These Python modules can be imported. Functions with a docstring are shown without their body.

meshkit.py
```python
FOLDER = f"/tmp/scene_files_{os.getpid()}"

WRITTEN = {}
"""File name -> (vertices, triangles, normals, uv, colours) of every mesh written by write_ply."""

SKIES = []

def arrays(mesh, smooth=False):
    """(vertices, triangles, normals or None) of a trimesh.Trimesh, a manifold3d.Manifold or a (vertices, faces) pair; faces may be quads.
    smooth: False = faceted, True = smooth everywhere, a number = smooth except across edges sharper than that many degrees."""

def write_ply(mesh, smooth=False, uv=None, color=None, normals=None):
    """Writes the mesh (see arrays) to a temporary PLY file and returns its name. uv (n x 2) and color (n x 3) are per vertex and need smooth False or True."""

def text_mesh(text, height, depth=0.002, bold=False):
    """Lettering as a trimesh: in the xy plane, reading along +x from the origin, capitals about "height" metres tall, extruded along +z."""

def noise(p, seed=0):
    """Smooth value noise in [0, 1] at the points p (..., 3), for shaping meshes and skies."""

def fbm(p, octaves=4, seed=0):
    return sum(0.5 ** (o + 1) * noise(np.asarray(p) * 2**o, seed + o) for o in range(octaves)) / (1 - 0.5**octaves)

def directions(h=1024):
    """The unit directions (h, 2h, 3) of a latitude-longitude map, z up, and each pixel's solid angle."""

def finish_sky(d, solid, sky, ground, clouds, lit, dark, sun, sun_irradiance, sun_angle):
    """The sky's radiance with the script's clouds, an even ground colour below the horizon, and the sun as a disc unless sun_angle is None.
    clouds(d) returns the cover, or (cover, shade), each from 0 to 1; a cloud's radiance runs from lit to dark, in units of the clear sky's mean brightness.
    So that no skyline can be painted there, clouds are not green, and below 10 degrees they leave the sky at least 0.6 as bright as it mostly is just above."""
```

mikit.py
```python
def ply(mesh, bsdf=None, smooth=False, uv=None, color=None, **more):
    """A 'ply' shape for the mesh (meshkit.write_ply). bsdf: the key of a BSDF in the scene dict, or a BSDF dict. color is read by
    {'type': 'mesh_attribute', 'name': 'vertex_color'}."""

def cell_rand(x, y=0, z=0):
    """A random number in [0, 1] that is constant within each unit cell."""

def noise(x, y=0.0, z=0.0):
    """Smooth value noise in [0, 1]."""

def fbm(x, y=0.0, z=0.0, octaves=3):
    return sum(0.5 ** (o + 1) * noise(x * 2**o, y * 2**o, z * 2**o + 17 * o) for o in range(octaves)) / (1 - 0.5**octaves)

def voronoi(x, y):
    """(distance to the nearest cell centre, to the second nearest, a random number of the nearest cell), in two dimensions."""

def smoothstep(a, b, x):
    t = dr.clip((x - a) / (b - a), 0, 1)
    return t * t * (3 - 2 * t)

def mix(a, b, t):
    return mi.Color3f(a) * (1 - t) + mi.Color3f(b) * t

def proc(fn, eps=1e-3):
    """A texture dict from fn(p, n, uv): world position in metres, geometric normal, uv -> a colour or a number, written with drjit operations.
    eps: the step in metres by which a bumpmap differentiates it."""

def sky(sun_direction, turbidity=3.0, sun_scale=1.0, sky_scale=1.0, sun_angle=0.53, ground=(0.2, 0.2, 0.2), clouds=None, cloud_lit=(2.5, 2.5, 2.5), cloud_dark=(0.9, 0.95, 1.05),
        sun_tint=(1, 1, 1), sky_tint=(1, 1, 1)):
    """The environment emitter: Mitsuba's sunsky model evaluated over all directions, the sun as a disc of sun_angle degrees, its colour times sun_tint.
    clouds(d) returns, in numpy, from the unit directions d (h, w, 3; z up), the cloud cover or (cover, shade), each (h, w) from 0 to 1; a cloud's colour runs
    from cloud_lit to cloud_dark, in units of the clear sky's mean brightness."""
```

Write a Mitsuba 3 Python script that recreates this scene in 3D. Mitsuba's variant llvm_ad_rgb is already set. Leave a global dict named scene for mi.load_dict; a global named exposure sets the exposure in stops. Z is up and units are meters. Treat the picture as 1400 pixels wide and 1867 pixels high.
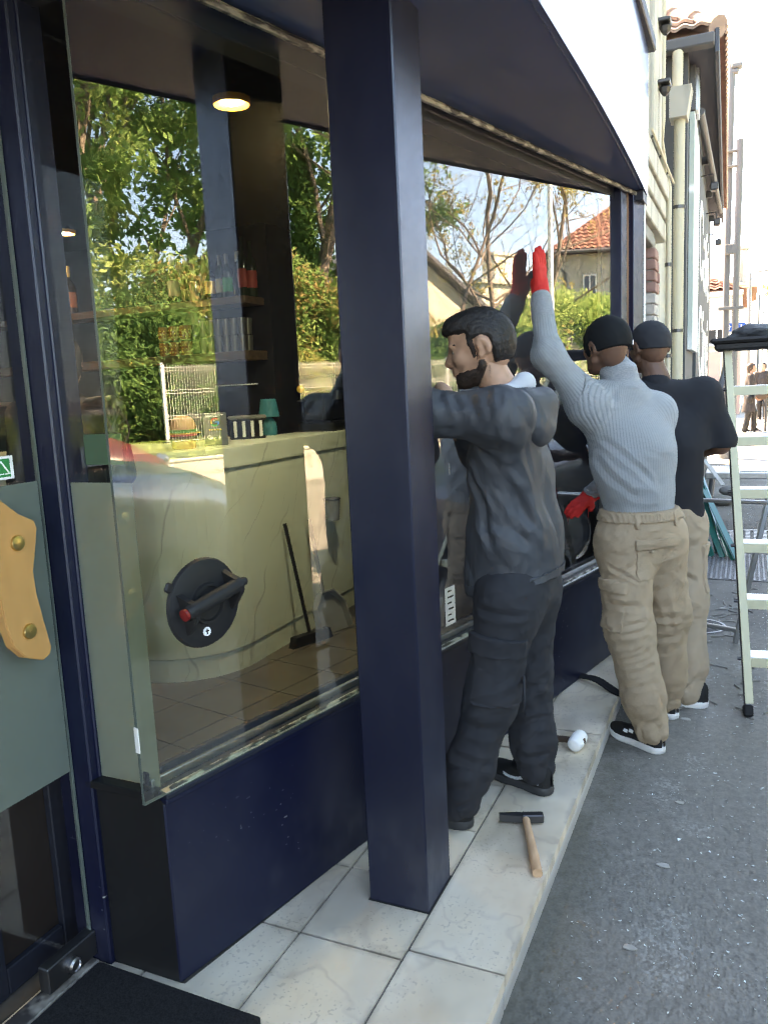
import math, random
import numpy as np, trimesh, drjit as dr, mitsuba as mi
import mikit, meshkit
from mikit import proc, noise, fbm, voronoi, smoothstep, mix, cell_rand
from shapely.geometry import Polygon, LineString, box as sbox
from shapely.ops import unary_union

T = mi.ScalarTransform4f
scene, labels = {}, {}
rng = np.random.default_rng(7)
PI = math.pi
A = lambda *v: np.array(v, float)

# ---------------------------------------------------------------- camera, sky, exposure
CAM = A(0, 0, 1.53)
FWD, DOWN = A(-.4104, .8988, -.1540), A(.0208, -.1596, -.987)
scene['camera'] = {'type': 'perspective', 'fov': 51.2, 'fov_axis': 'x', 'near_clip': .05, 'far_clip': 2000.,
                   'to_world': T().look_at(origin=CAM.tolist(), target=(CAM + FWD).tolist(), up=(-DOWN).tolist())}
SUN = A(-.60, .40, .69)


def clouds(d):
    n = meshkit.fbm(d * A(3.2, 3.2, 6.5) + 11.3, 5, 3)
    return np.clip((n - .52) * 1.6, 0, .25)


scene['sky'] = mikit.sky(SUN.tolist(), turbidity=3.2, clouds=clouds, cloud_lit=(1.9, 1.9, 1.9), sky_tint=(1.28, 1.0, .77), sun_tint=(1.15, 1.0, .86))
exposure = 5.15

# ---------------------------------------------------------------- key helpers
def numbered(key):
    if key not in scene and key not in labels and key not in USED:
        USED.add(key)
        return key
    k = 1
    while f'{key}_{k:03d}' in USED or f'{key}_{k:03d}' in scene:
        k += 1
    USED.add(f'{key}_{k:03d}')
    return f'{key}_{k:03d}'


USED = set()


def thing(name, label, cat, group=None):
    key = numbered(name)
    labels[key] = {'label': label, 'category': cat}
    if group:
        labels[key]['group'] = group
    return key


def struct(name, label=None, kind='structure'):
    key = numbered(name)
    labels[key] = {'kind': kind}
    if label:
        labels[key]['label'] = label
    return key


def cat(ms):
    if isinstance(ms, (list, tuple)) and len(ms) and not isinstance(ms[0], np.ndarray):
        vs, fs, n = [], [], 0
        for m in ms:
            v, f = VF(m)
            vs.append(v); fs.append(f + n); n += len(v)
        return np.vstack(vs), np.vstack(fs)
    return VF(ms)


def VF(m):
    if hasattr(m, 'vertices'):
        return np.asarray(m.vertices, float), np.asarray(m.faces, int)
    v, f = np.asarray(m[0], float), np.asarray(m[1], int)
    if f.shape[1] == 4:
        f = np.vstack([f[:, [0, 1, 2]], f[:, [0, 2, 3]]])
    return v, f


def put(key, ms, mat, smooth=False, uv=None, color=None, **more):
    """One entry of the scene."""
    m = cat(ms)
    if smooth is not True and smooth is not False:
        m = trimesh.Trimesh(m[0], m[1], process=False)
        m.merge_vertices(digits_vertex=6)
    scene[key] = mikit.ply(m, mat, smooth=smooth, uv=uv, color=color, **more)
    return key


def part(parent, name, ms, mat, smooth=False, label=None, kind=None, **kw):
    key = numbered(parent + '__' + name)
    put(key, ms, mat, smooth, **kw)
    if label or kind:
        labels[key] = {}
        if label: labels[key]['label'] = label
        if kind: labels[key]['kind'] = kind
    return key


def copies(parent, name, proto, mats):
    """Alike pieces: one ply dict placed many times."""
    for m in mats:
        scene[numbered(parent + '__' + name)] = {**proto, 'to_world': m}


# ---------------------------------------------------------------- mesh helpers
CF = np.array([[0, 1, 3], [0, 3, 2], [4, 6, 7], [4, 7, 5], [0, 4, 5], [0, 5, 1], [2, 3, 7], [2, 7, 6], [0, 2, 6], [0, 6, 4], [1, 5, 7], [1, 7, 3]])


def unit(v):
    v = np.asarray(v, float)
    return v / np.linalg.norm(v)


def box(lo, hi, ch=0.0):
    """Axis box between two corners, chamfered by ch."""
    lo, hi = np.minimum(lo, hi).astype(float), np.maximum(lo, hi).astype(float)
    ch = min(ch, .45 * (hi - lo).min())
    if ch <= 0:
        v = np.array([[x, y, z] for x in (lo[0], hi[0]) for y in (lo[1], hi[1]) for z in (lo[2], hi[2])])
        return v, CF
    c, h = (lo + hi) / 2, (hi - lo) / 2
    pts = []
    for s in np.ndindex(2, 2, 2):
        s = np.array(s) * 2 - 1
        for k in range(3):
            q = h - ch
            q = q.copy(); q[k] = h[k]
            pts.append(c + s * q)
    m = trimesh.convex.convex_hull(np.array(pts))
    return VF(m)


def frame_box(o, ax, lo, hi, ch=0.0):
    """Box in a local frame: o origin, ax rows = three axes."""
    v, f = box(lo, hi, ch)
    ax = np.asarray(ax, float)
    v = np.asarray(o) + v @ ax
    if np.linalg.det(ax) < 0:
        f = f[:, ::-1]
    return v, f


def perp(z):
    x = np.cross(z, [0, 0, 1.]) if abs(z[2]) < .95 else np.cross(z, [1., 0, 0])
    x = unit(x)
    return x, np.cross(z, x)


def cyl(p, q, r, r2=None, n=12, cap=True):
    p, q = np.asarray(p, float), np.asarray(q, float)
    r2 = r if r2 is None else r2
    z = unit(q - p)
    x, y = perp(z)
    a = np.arange(n) * 2 * PI / n
    ring = np.cos(a)[:, None] * x + np.sin(a)[:, None] * y
    v = [p + ring * r, q + ring * r2]
    i = np.arange(n); j = (i + 1) % n
    f = [np.stack([i, j, j + n], 1), np.stack([i, j + n, i + n], 1)]
    if cap:
        v.append(np.array([p, q]))
        f += [np.stack([j, i, i * 0 + 2 * n], 1), np.stack([i + n, j + n, i * 0 + 2 * n + 1], 1)]
    return np.vstack(v), np.vstack(f)


def tube(pts, r, n=8, cap=True):
    pts = np.asarray(pts, float)
    r = np.broadcast_to(np.asarray(r, float), (len(pts),))
    tan = np.gradient(pts, axis=0)
    tan /= np.linalg.norm(tan, axis=1, keepdims=True) + 1e-12
    x, _ = perp(tan[0])
    a = np.arange(n) * 2 * PI / n
    vs = []
    for p, t, rr in zip(pts, tan, r):
        x = unit(x - t * np.dot(x, t)); y = np.cross(t, x)
        vs.append(p + rr * (np.cos(a)[:, None] * x + np.sin(a)[:, None] * y))
    fs = []
    i = np.arange(n); j = (i + 1) % n
    for k in range(len(pts) - 1):
        fs += [np.stack([i + k * n, j + k * n, j + k * n + n], 1), np.stack([i + k * n, j + k * n + n, i + k * n + n], 1)]
    if cap:
        m = len(pts) * n
        vs.append(np.array([pts[0], pts[-1]]))
        e = (len(pts) - 1) * n
        fs += [np.stack([j, i, i * 0 + m], 1), np.stack([i + e, j + e, i * 0 + m + 1], 1)]
    return np.vstack(vs), np.vstack(fs)


def lathe(prof, o=(0, 0, 0), z=(0, 0, 1), n=24):
    """Profile of (radius, height) turned about z through o."""
    z = unit(z); x, y = perp(z)
    a = np.arange(n) * 2 * PI / n
    ring = np.cos(a)[:, None] * x + np.sin(a)[:, None] * y
    vs = [np.asarray(o) + ring * max(r, 1e-5) + z * h for r, h in prof]
    fs = []
    i = np.arange(n); j = (i + 1) % n
    for k in range(len(prof) - 1):
        fs += [np.stack([i + k * n, j + k * n, j + k * n + n], 1), np.stack([i + k * n, j + k * n + n, i + k * n + n], 1)]
    return np.vstack(vs), np.vstack(fs)


def prism(poly, d0, d1, o=(0, 0, 0), ax=((1, 0, 0), (0, 1, 0), (0, 0, 1))):
    """A polygon (shapely or points) in the plane of ax[0], ax[1], extruded along ax[2] from d0 to d1."""
    if not hasattr(poly, 'exterior') and not hasattr(poly, 'geoms'):
        poly = Polygon(poly)
    ms = []
    for g in getattr(poly, 'geoms', [poly]):
        m = trimesh.creation.extrude_polygon(g, d1 - d0, engine='earcut')
        ms.append((np.asarray(m.vertices) + [0, 0, d0], np.asarray(m.faces)))
    v, f = cat(ms)
    ax = np.asarray(ax, float)
    if np.linalg.det(ax) < 0:
        f = f[:, ::-1]
    return np.asarray(o) + v @ ax, f


def quad(a, b, c, d):
    return np.array([a, b, c, d], float), np.array([[0, 1, 2], [0, 2, 3]])


def grid_mesh(P):
    """(n, m, 3) points -> a sheet."""
    n, m = P.shape[:2]
    i = (np.arange(n - 1)[:, None] * m + np.arange(m - 1)).ravel()
    return P.reshape(-1, 3), np.vstack([np.stack([i, i + m, i + m + 1], 1), np.stack([i, i + m + 1, i + 1], 1)])


def ball(c, r, sub=2):
    m = trimesh.creation.icosphere(subdivisions=sub)
    return np.asarray(c) + np.asarray(m.vertices) * np.asarray(r), np.asarray(m.faces)


def text(s, height, o, ax, depth=.002, bold=False, width=None):
    m = meshkit.text_mesh(s, height, depth, bold)
    v = np.asarray(m.vertices)
    v = v - [v[:, 0].min(), 0, 0]
    if width:
        v = v * [width / v[:, 0].max(), 1, 1]
    return np.asarray(o) + v @ np.asarray(ax, float), np.asarray(m.faces)


# ---------------------------------------------------------------- soft bodies: distance fields and surface nets
def seg(a, b, ra, rb=None, flat=None, s=1.0):
    return ('seg', A(*a), A(*b), ra, ra if rb is None else rb, None if flat is None else unit(flat), s)


def ell(c, r, ax=None):
    return ('ell', A(*c), A(*r), np.eye(3) if ax is None else np.asarray(ax, float))


def prim_d(pr, P):
    if pr[0] == 'seg':
        _, a, b, ra, rb, w, s = pr
        ab = b - a
        q = P - a.astype(P.dtype)
        t = np.clip(q @ ab.astype(P.dtype) / max(ab @ ab, 1e-9), 0, 1)
        v = q - t[..., None] * ab.astype(P.dtype)
        if w is not None:
            v = v + (v @ w.astype(P.dtype))[..., None] * (w * (s - 1)).astype(P.dtype)
        return np.sqrt((v * v).sum(-1)) - (ra + t * (rb - ra))
    if pr[0] == 'ell':
        _, c, r, ax = pr
        q = (P - c.astype(P.dtype)) @ ax.T.astype(P.dtype)
        k0 = np.sqrt(((q / r.astype(P.dtype)) ** 2).sum(-1))
        k1 = np.sqrt(((q / (r * r).astype(P.dtype)) ** 2).sum(-1)) + 1e-6
        return k0 * (k0 - 1) / k1
    if pr[0] == 'cut':
        return prim_d(pr[1], P)


def prim_box(pr):
    if pr[0] == 'seg':
        r = max(pr[3], pr[4])
        return np.minimum(pr[1], pr[2]) - r, np.maximum(pr[1], pr[2]) + r
    if pr[0] == 'ell':
        r = np.sqrt((pr[3] ** 2 * (pr[2] ** 2)[:, None]).sum(0))
        return pr[1] - r, pr[1] + r
    return prim_box(pr[1])


def obox_d(P, c, ax, half, rnd=.004):
    q = np.abs((P - np.asarray(c, P.dtype)) @ np.asarray(ax, P.dtype).T) - (np.asarray(half, P.dtype) - rnd)
    return np.sqrt((np.maximum(q, 0) ** 2).sum(-1)) + np.minimum(q.max(-1), 0) - rnd


def nets(D, o, h):
    s = D < 0
    n = np.array(D.shape) - 1
    c = np.stack([s[i:n[0] + i, j:n[1] + j, k:n[2] + k] for i, j, k in np.ndindex(2, 2, 2)], -1)
    tot = c.sum(-1)
    act = (tot > 0) & (tot < 8)
    idx = np.argwhere(act)
    num = np.full(act.shape, -1); num[act] = np.arange(len(idx))
    corner = np.array(list(np.ndindex(2, 2, 2)))
    val = np.stack([D[tuple((idx + k).T)] for k in corner], 1)
    acc, cnt = np.zeros((len(idx), 3)), np.zeros(len(idx))
    for a in range(8):
        for b in range(a + 1, 8):
            if np.abs(corner[a] - corner[b]).sum() != 1: continue
            x = (val[:, a] < 0) != (val[:, b] < 0)
            t = val[x, a] / (val[x, a] - val[x, b])
            acc[x] += corner[a] + t[:, None] * (corner[b] - corner[a]); cnt[x] += 1
    V = o + h * (idx + acc / cnt[:, None])
    F = []
    for ax in range(3):
        sl0 = [slice(None)] * 3; sl1 = [slice(None)] * 3
        sl0[ax], sl1[ax] = slice(0, -1), slice(1, None)
        e = np.argwhere(s[tuple(sl0)] != s[tuple(sl1)])
        u, w = (ax + 1) % 3, (ax + 2) % 3
        e = e[(e[:, u] > 0) & (e[:, w] > 0) & (e[:, u] < n[u]) & (e[:, w] < n[w])]
        du, dw = np.eye(3, dtype=int)[u], np.eye(3, dtype=int)[w]
        q = np.stack([num[tuple((e - k).T)] for k in (0 * du, du, du + dw, dw)], 1)
        fl = ~s[tuple(e.T)]
        q[fl] = q[fl][:, ::-1]
        F.append(q)
    Q = np.vstack(F)
    Q = Q[(Q >= 0).all(1)][:, ::-1]
    return V, np.vstack([Q[:, [0, 1, 2]], Q[:, [0, 2, 3]]])


def field(prims, P, k):
    D = np.full(P.shape[:-1], 9., P.dtype)
    lo, hi = P[0, 0, 0], P[-1, -1, -1]
    h = P[1, 0, 0, 0] - P[0, 0, 0, 0]
    for pr in prims:
        b0, b1 = prim_box(pr)
        i0 = np.clip(np.floor((b0 - 2.2 * k - .02 - lo) / h).astype(int), 0, None)
        i1 = np.clip(np.ceil((b1 + 2.2 * k + .02 - lo) / h).astype(int) + 1, 0, D.shape)
        if (i1 <= i0).any(): continue
        sl = tuple(slice(a, b) for a, b in zip(i0, i1))
        d = prim_d(pr, P[sl])
        old = D[sl]
        if pr[0] == 'cut':
            D[sl] = np.maximum(old, -d)
        else:
            g = np.maximum(k - np.abs(old - d), 0) / k
            D[sl] = np.minimum(old, d) - g * g * k * .25
    return D


def soft(prims, h=.008, k=.04, clip=None, cut=None, off=0.0, disp=None, smooth=2, inner=None, taper=0.):
    """A smooth union as a mesh (vertices, faces). clip: (centre, axes, half) keep-box; cut: boxes to take away; off: thicken; inner: also hollow at that depth."""
    bs = [prim_box(p) for p in prims if p[0] != 'cut']
    lo, hi = np.min([b[0] for b in bs], 0), np.max([b[1] for b in bs], 0)
    pad = max(off, 0) + 3 * h + .01
    lo, hi = lo - pad, hi + pad
    if clip is not None:
        e = np.abs(np.asarray(clip[1]).T) @ np.asarray(clip[2]) + 2 * h
        lo, hi = np.maximum(lo, clip[0] - e), np.minimum(hi, clip[0] + e)
    n = np.ceil((hi - lo) / h).astype(int) + 1
    P = np.stack(np.meshgrid(*[lo[i] + h * np.arange(n[i]) for i in range(3)], indexing='ij'), -1).astype(np.float32)
    o_ = off
    if taper:   # thins out towards the edges of the kept region, raggedly
        dep = np.full(P.shape[:-1], 9.)
        if clip is not None:
            dep = np.minimum(dep, -obox_d(P, *clip))
        for c in cut or ():
            dep = np.minimum(dep, obox_d(P, *c))
        t = np.clip((dep + .35 * taper * (meshkit.noise(P * 160.) - .5)) / taper, 0, 1)
        o_ = off * t - .003 * (1 - t)
    D = field(prims, P, k) - o_
    if inner is not None:
        D = np.maximum(D, -(D + inner))
    if clip is not None:
        D = np.maximum(D, obox_d(P, *clip))
    for c in cut or ():
        D = np.maximum(D, -obox_d(P, *c))
    D[0], D[-1], D[:, 0], D[:, -1], D[:, :, 0], D[:, :, -1] = 1, 1, 1, 1, 1, 1
    v, f = nets(D, lo, h)
    m = trimesh.Trimesh(v, f, process=False)
    if smooth:
        trimesh.smoothing.filter_taubin(m, .5, .53, smooth)
    if disp is not None:
        nrm = np.asarray(m.vertex_normals)
        m.vertices = np.asarray(m.vertices) + nrm * disp(np.asarray(m.vertices), nrm)[:, None]
    return np.asarray(m.vertices), np.asarray(m.faces)


def ridge(q, seed=0, octv=3, sharp=1.6):
    n = meshkit.fbm(q, octv, seed)
    return (1 - np.abs(2 * n - 1)) ** sharp
# ---------------------------------------------------------------- materials
def rgb(*c):
    return {'type': 'rgb', 'value': list(c)}


def srgb(r, g, b):
    f = lambda c: (c / 255 / 12.92) if c < 10.3 else ((c / 255 + .055) / 1.055) ** 2.4
    return [f(r), f(g), f(b)]


def pr(name, col, rough=.6, spec=.5, metal=0., bump=None, bscale=1., two=True, **kw):
    b = {'type': 'principled', 'base_color': rgb(*col) if isinstance(col, (list, tuple)) else col, 'roughness': rough, 'specular': spec, 'metallic': metal, **kw}
    if bump is not None:
        b = {'type': 'bumpmap', 'arbitrary': bump, 'scale': bscale, 'bsdf': b}
    scene[name] = {'type': 'twosided', 'bsdf': b} if two else b
    return name


# navy shopfront paint: faint orange peel and dust
scene['m_navy'] = {'type': 'twosided', 'bsdf': {'type': 'bumpmap', 'arbitrary': proc(lambda p, n, uv: .00025 * fbm(p.x * 60, p.y * 60, p.z * 60, 2), eps=.004), 'bsdf':
    {'type': 'roughplastic', 'distribution': 'ggx', 'alpha': .15, 'int_ior': 1.58, 'specular_reflectance': rgb(.74, .82, 1.0), 'diffuse_reflectance': proc(lambda p, n, uv: mix(mix((.0045, .0055, .024), (.0075, .009, .032), smoothstep(.35, .8, fbm(p.x * 3, p.y * 3, p.z * 2))), (.40, .40, .38), smoothstep(.90, .94, noise(p.x * 110, p.y * 110, p.z * 110)) * smoothstep(.62, .72, noise(p.x * 5, p.y * 5, p.z * 4)) * smoothstep(.55, .15, p.z)) + mi.Color3f(.018, .0175, .016) * (smoothstep(.42, .8, fbm(p.x * 9, p.y * 9, p.z * 5, 4)) * (.25 + smoothstep(.45, .1, p.z))))}}}
scene['m_navy_post'] = {'type': 'twosided', 'bsdf': {'type': 'roughplastic', 'distribution': 'ggx', 'alpha': .13, 'int_ior': 1.68, 'specular_reflectance': rgb(.78, .85, 1.0), 'diffuse_reflectance': proc(lambda p, n, uv: mix((.0040, .0050, .021), (.0068, .008, .028), smoothstep(.35, .8, fbm(p.x * 9, p.y * 9, p.z * 2))) + mi.Color3f(.020, .019, .017) * smoothstep(.42, .8, fbm(p.x * 14, p.y * 14, p.z * 6, 4)) * (.2 + smoothstep(.5, .1, p.z)))}}
pr('m_brownpanel', [.022, .016, .013], .4)
pr('m_navy_dull', [.012, .014, .024], .5, .4)
pr('m_soffit', proc(lambda p, n, uv: mix((.045, .066, .140), (.070, .096, .190), smoothstep(.4, .7, fbm(p.x * 2, p.y * 1.2, 1)))), .42, .5)
pr('m_fascia', [.03, .045, .095], .16, .9, clearcoat=1., clearcoat_gloss=.9)
pr('m_black', [.006, .006, .007], .45)
pr('m_rubber', [.012, .012, .013], .7, .3)
pr('m_trim', proc(lambda p, n, uv: mix((.05, .045, .045), (.34, .31, .27), smoothstep(.40, .66, fbm(p.x * 22, p.y * 22, p.z * 60, 3)))), .5)
pr('m_sealant', proc(lambda p, n, uv: mix((.03, .032, .03), (.42, .42, .34), smoothstep(.44, .66, fbm(p.x * 60, p.y * 35, p.z * 90, 3)))), .5)
pr('m_alu', proc(lambda p, n, uv: mix((.50, .51, .52), (.66, .67, .68), fbm(p.x * 30, p.y * 30, p.z * 4, 2))), .32, .5, 1.)
pr('m_steel', [.42, .42, .43], .3, .5, 1.)
pr('m_darksteel', [.10, .10, .105], .42, .5, .9)
pr('m_chrome', [.7, .7, .7], .1, .5, 1.)
pr('m_brass', [.62, .47, .20], .3, .5, 1.)
pr('m_white', [.78, .78, .76], .5)
pr('m_paper', [.8, .8, .8], .7)
pr('m_lime', [.55, .53, .36], .5)
scene['m_glass'] = {'type': 'thindielectric', 'int_ior': 1.92, 'ext_ior': 1.0, 'specular_transmittance': rgb(.95, 1., .88)}
scene['m_glass_far'] = {'type': 'thindielectric', 'int_ior': 1.72, 'ext_ior': 1.0}
scene['m_sideglass'] = {'type': 'thindielectric', 'int_ior': 1.5}
pr('m_glass_edge', [.09, .11, .10], .12, .6)
scene['m_frost'] = {'type': 'principledthin', 'base_color': rgb(.25, .29, .25), 'roughness': .6, 'diff_trans': 1.0, 'eta': 1.4}
scene['m_glass_jar'] = {'type': 'thindielectric', 'int_ior': 1.5}


def wood_fn(p, n, uv):
    g = fbm(p.x * 9 + 3, p.y * 9, p.z * 60, 3)
    return mix((.36, .19, .075), (.52, .30, .12), g)


pr('m_handle', proc(lambda p, n, uv: mix((.42, .22, .07), (.52, .29, .10), fbm(p.x * 8, p.y * 30, p.z * 9, 3))), .55, .4)
pr('m_ash', proc(lambda p, n, uv: mix((.42, .25, .13), (.60, .41, .25), fbm(p.x * 60, p.y * 12, p.z * 50, 3))), .5)
pr('m_oakdark', proc(lambda p, n, uv: mix((.035, .023, .016), (.07, .046, .029), fbm(p.x * 5, p.y * 40, p.z * 40, 3))), .55)
pr('m_rawwood', proc(lambda p, n, uv: mix((.10, .055, .035), (.22, .13, .08), fbm(p.x * 40, p.y * 40, p.z * 5, 3))), .75)


# asphalt: aggregate, pale scuffs, glass dust
def asphalt_col(p, n, uv):
    g = noise(p.x * 190, p.y * 190, 3)
    g2 = fbm(p.x * 60, p.y * 60, 1, 2)
    big = fbm(p.x * 1.1, p.y * .8, 5)
    damp = smoothstep(.45, .62, fbm(p.x * 1.6 + 4, p.y * .9 + 7, 8))
    c = mix((.092, .086, .076), (.245, .232, .206), .3 * g + .4 * g2 + .3 * big)
    c = c * (1 - .22 * damp)
    scuff = smoothstep(.58, .72, fbm(p.x * 6 + 2, p.y * 5, 2, 5)) * smoothstep(.45, .75, fbm(p.x * 110, p.y * 110, 9, 2))
    c = mix(c, (.42, .42, .40), scuff * .32)
    edge = smoothstep(-.30, -.50, p.x) * smoothstep(.35, .6, fbm(p.x * 5, p.y * 4, 3))
    return mix(c, (.055, .055, .035), edge * .5)


pr('m_asphalt', proc(asphalt_col), proc(lambda p, n, uv: .50 + .3 * fbm(p.x * 2, p.y * 2, 4)), .45,
   bump=proc(lambda p, n, uv: .0025 * noise(p.x * 150, p.y * 150, 1) + .003 * noise(p.x * 60, p.y * 60, 2), eps=.002))
pr('m_road_far', [.26, .25, .23], .8)


# step tiles: worn beige stone with pale chalky dust
def tile_col(k):
    def fn(p, n, uv):
        c1 = fbm(p.x * 3 + k * 7, p.y * 3, k * 3.1, 4)
        v = dr.abs(fbm(p.x * 5 + k * 5, p.y * 5 + 2, k, 4) - .5)
        c = mix((.51, .43, .315), (.69, .60, .455), smoothstep(.22, .78, c1))
        c = mix((.36, .285, .22), c, smoothstep(0, .03, v) * .35 + .65)
        dust = smoothstep(.30, .80, fbm(p.x * 5 + 9, p.y * 3 + k, 2, 5))
        c = mix(c, (.70, .65, .55), dust * .62)
        spot = smoothstep(.62, .70, fbm(p.x * 55, p.y * 55, k, 3)) * smoothstep(.50, .75, fbm(p.x * 5, p.y * 5, 5 + k, 2))
        c = mix(c, (.16, .13, .11), spot * .05)
        gx = dr.minimum(dr.minimum(dr.abs(p.x + .765), dr.abs(p.x + 1.062)), dr.abs(p.x + .507))
        q = (p.y - .412) / .311
        gy = dr.select(p.x < -.765, dr.abs(q - dr.round(q)) * .311, dr.minimum(dr.abs(p.y - 1.694), dr.abs(p.y - 3.125)))
        grime = smoothstep(.022, .0, dr.minimum(gx, gy)) * smoothstep(.30, .65, fbm(p.x * 18, p.y * 18, 4, 3))
        c = mix(c, (.20, .17, .135), grime * .38)
        foot = smoothstep(.52, .74, fbm(p.x * 3.1 + 7, p.y * 2.2 + 3, 6, 5))
        c = c * (1 - .30 * foot)
        pit = smoothstep(.80, .86, noise(p.x * 150, p.y * 150, k)) * smoothstep(.4, .7, noise(p.x * 7, p.y * 7, 9))
        return mix(c, (.14, .12, .10), pit * .25)
    return fn


for k in range(3):
    pr(f'm_tile_{k}', proc(tile_col(k)), proc(lambda p, n, uv: .42 + .3 * fbm(p.x * 8, p.y * 8, 2)), .4,
       bump=proc(lambda p, n, uv: .0006 * fbm(p.x * 60, p.y * 60, 1, 3), eps=.003))
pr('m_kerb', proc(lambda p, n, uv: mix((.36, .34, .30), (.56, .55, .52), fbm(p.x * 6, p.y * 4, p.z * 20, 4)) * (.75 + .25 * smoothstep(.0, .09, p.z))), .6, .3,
   bump=proc(lambda p, n, uv: .0012 * fbm(p.x * 50, p.y * 50, p.z * 50, 3), eps=.004))
pr('m_grout', [.10, .09, .08], .9)
pr('m_mat', proc(lambda p, n, uv: mix((.010, .010, .011), (.028, .028, .03), noise(p.x * 400, p.y * 400, 1))), .9, .1)


# interior
def vein(p, s):
    w = fbm(p.x * 2.2 + s, p.y * 2.2, p.z * 1.6, 4)
    q = p.y * 1.0 + p.x * .4 - p.z * .55
    a = dr.abs(dr.sin(7.5 * q + 5.0 * w + s))
    b = dr.abs(dr.sin(17 * q + 9 * w + 2 * s))
    gate = smoothstep(.40, .58, fbm(p.x * 3 + 5, p.y * 3.5, p.z * 2.6 + s, 3))
    gate2 = smoothstep(.45, .6, fbm(p.x * 4 + 1, p.y * 4, p.z * 3 + s, 3))
    return dr.minimum((1 - smoothstep(0, .11, a)) * gate * .38 + (1 - smoothstep(0, .06, b)) * gate2 * .4, 1)


pr('m_marble', proc(lambda p, n, uv: mix(mix((.64, .66, .52), (.74, .75, .60), fbm(p.x * 2, p.y * 2, p.z * 2)), (.20, .185, .13), vein(p, 1.3))), .3, .5)
pr('m_infloor', proc(lambda p, n, uv: mix((.075, .066, .055), (.125, .112, .095), fbm(p.x * 4, p.y * 4, 2, 4))), .38, .4)
pr('m_ingrout', [.03, .028, .025], .9)
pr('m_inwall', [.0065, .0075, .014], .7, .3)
pr('m_lamp_cone', [.80, .36, .07], .5)
pr('m_inwall2', [.07, .066, .055], .8, .2)
pr('m_ceiling', [.013, .013, .017], .9, .1)
pr('m_bottle_g', [.010, .018, .010], .08, .6)
pr('m_bottle_b', [.012, .008, .006], .08, .6)
pr('m_label_w', [.36, .35, .30], .7)
pr('m_label_r', [.20, .03, .025], .7)
pr('m_label_o', [.20, .07, .025], .5)
pr('m_gold', [.70, .50, .18], .35, .5, .8)
pr('m_tumbler', [.05, .05, .048], .12, .8)
pr('m_teal', [.05, .21, .26], .6)
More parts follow.
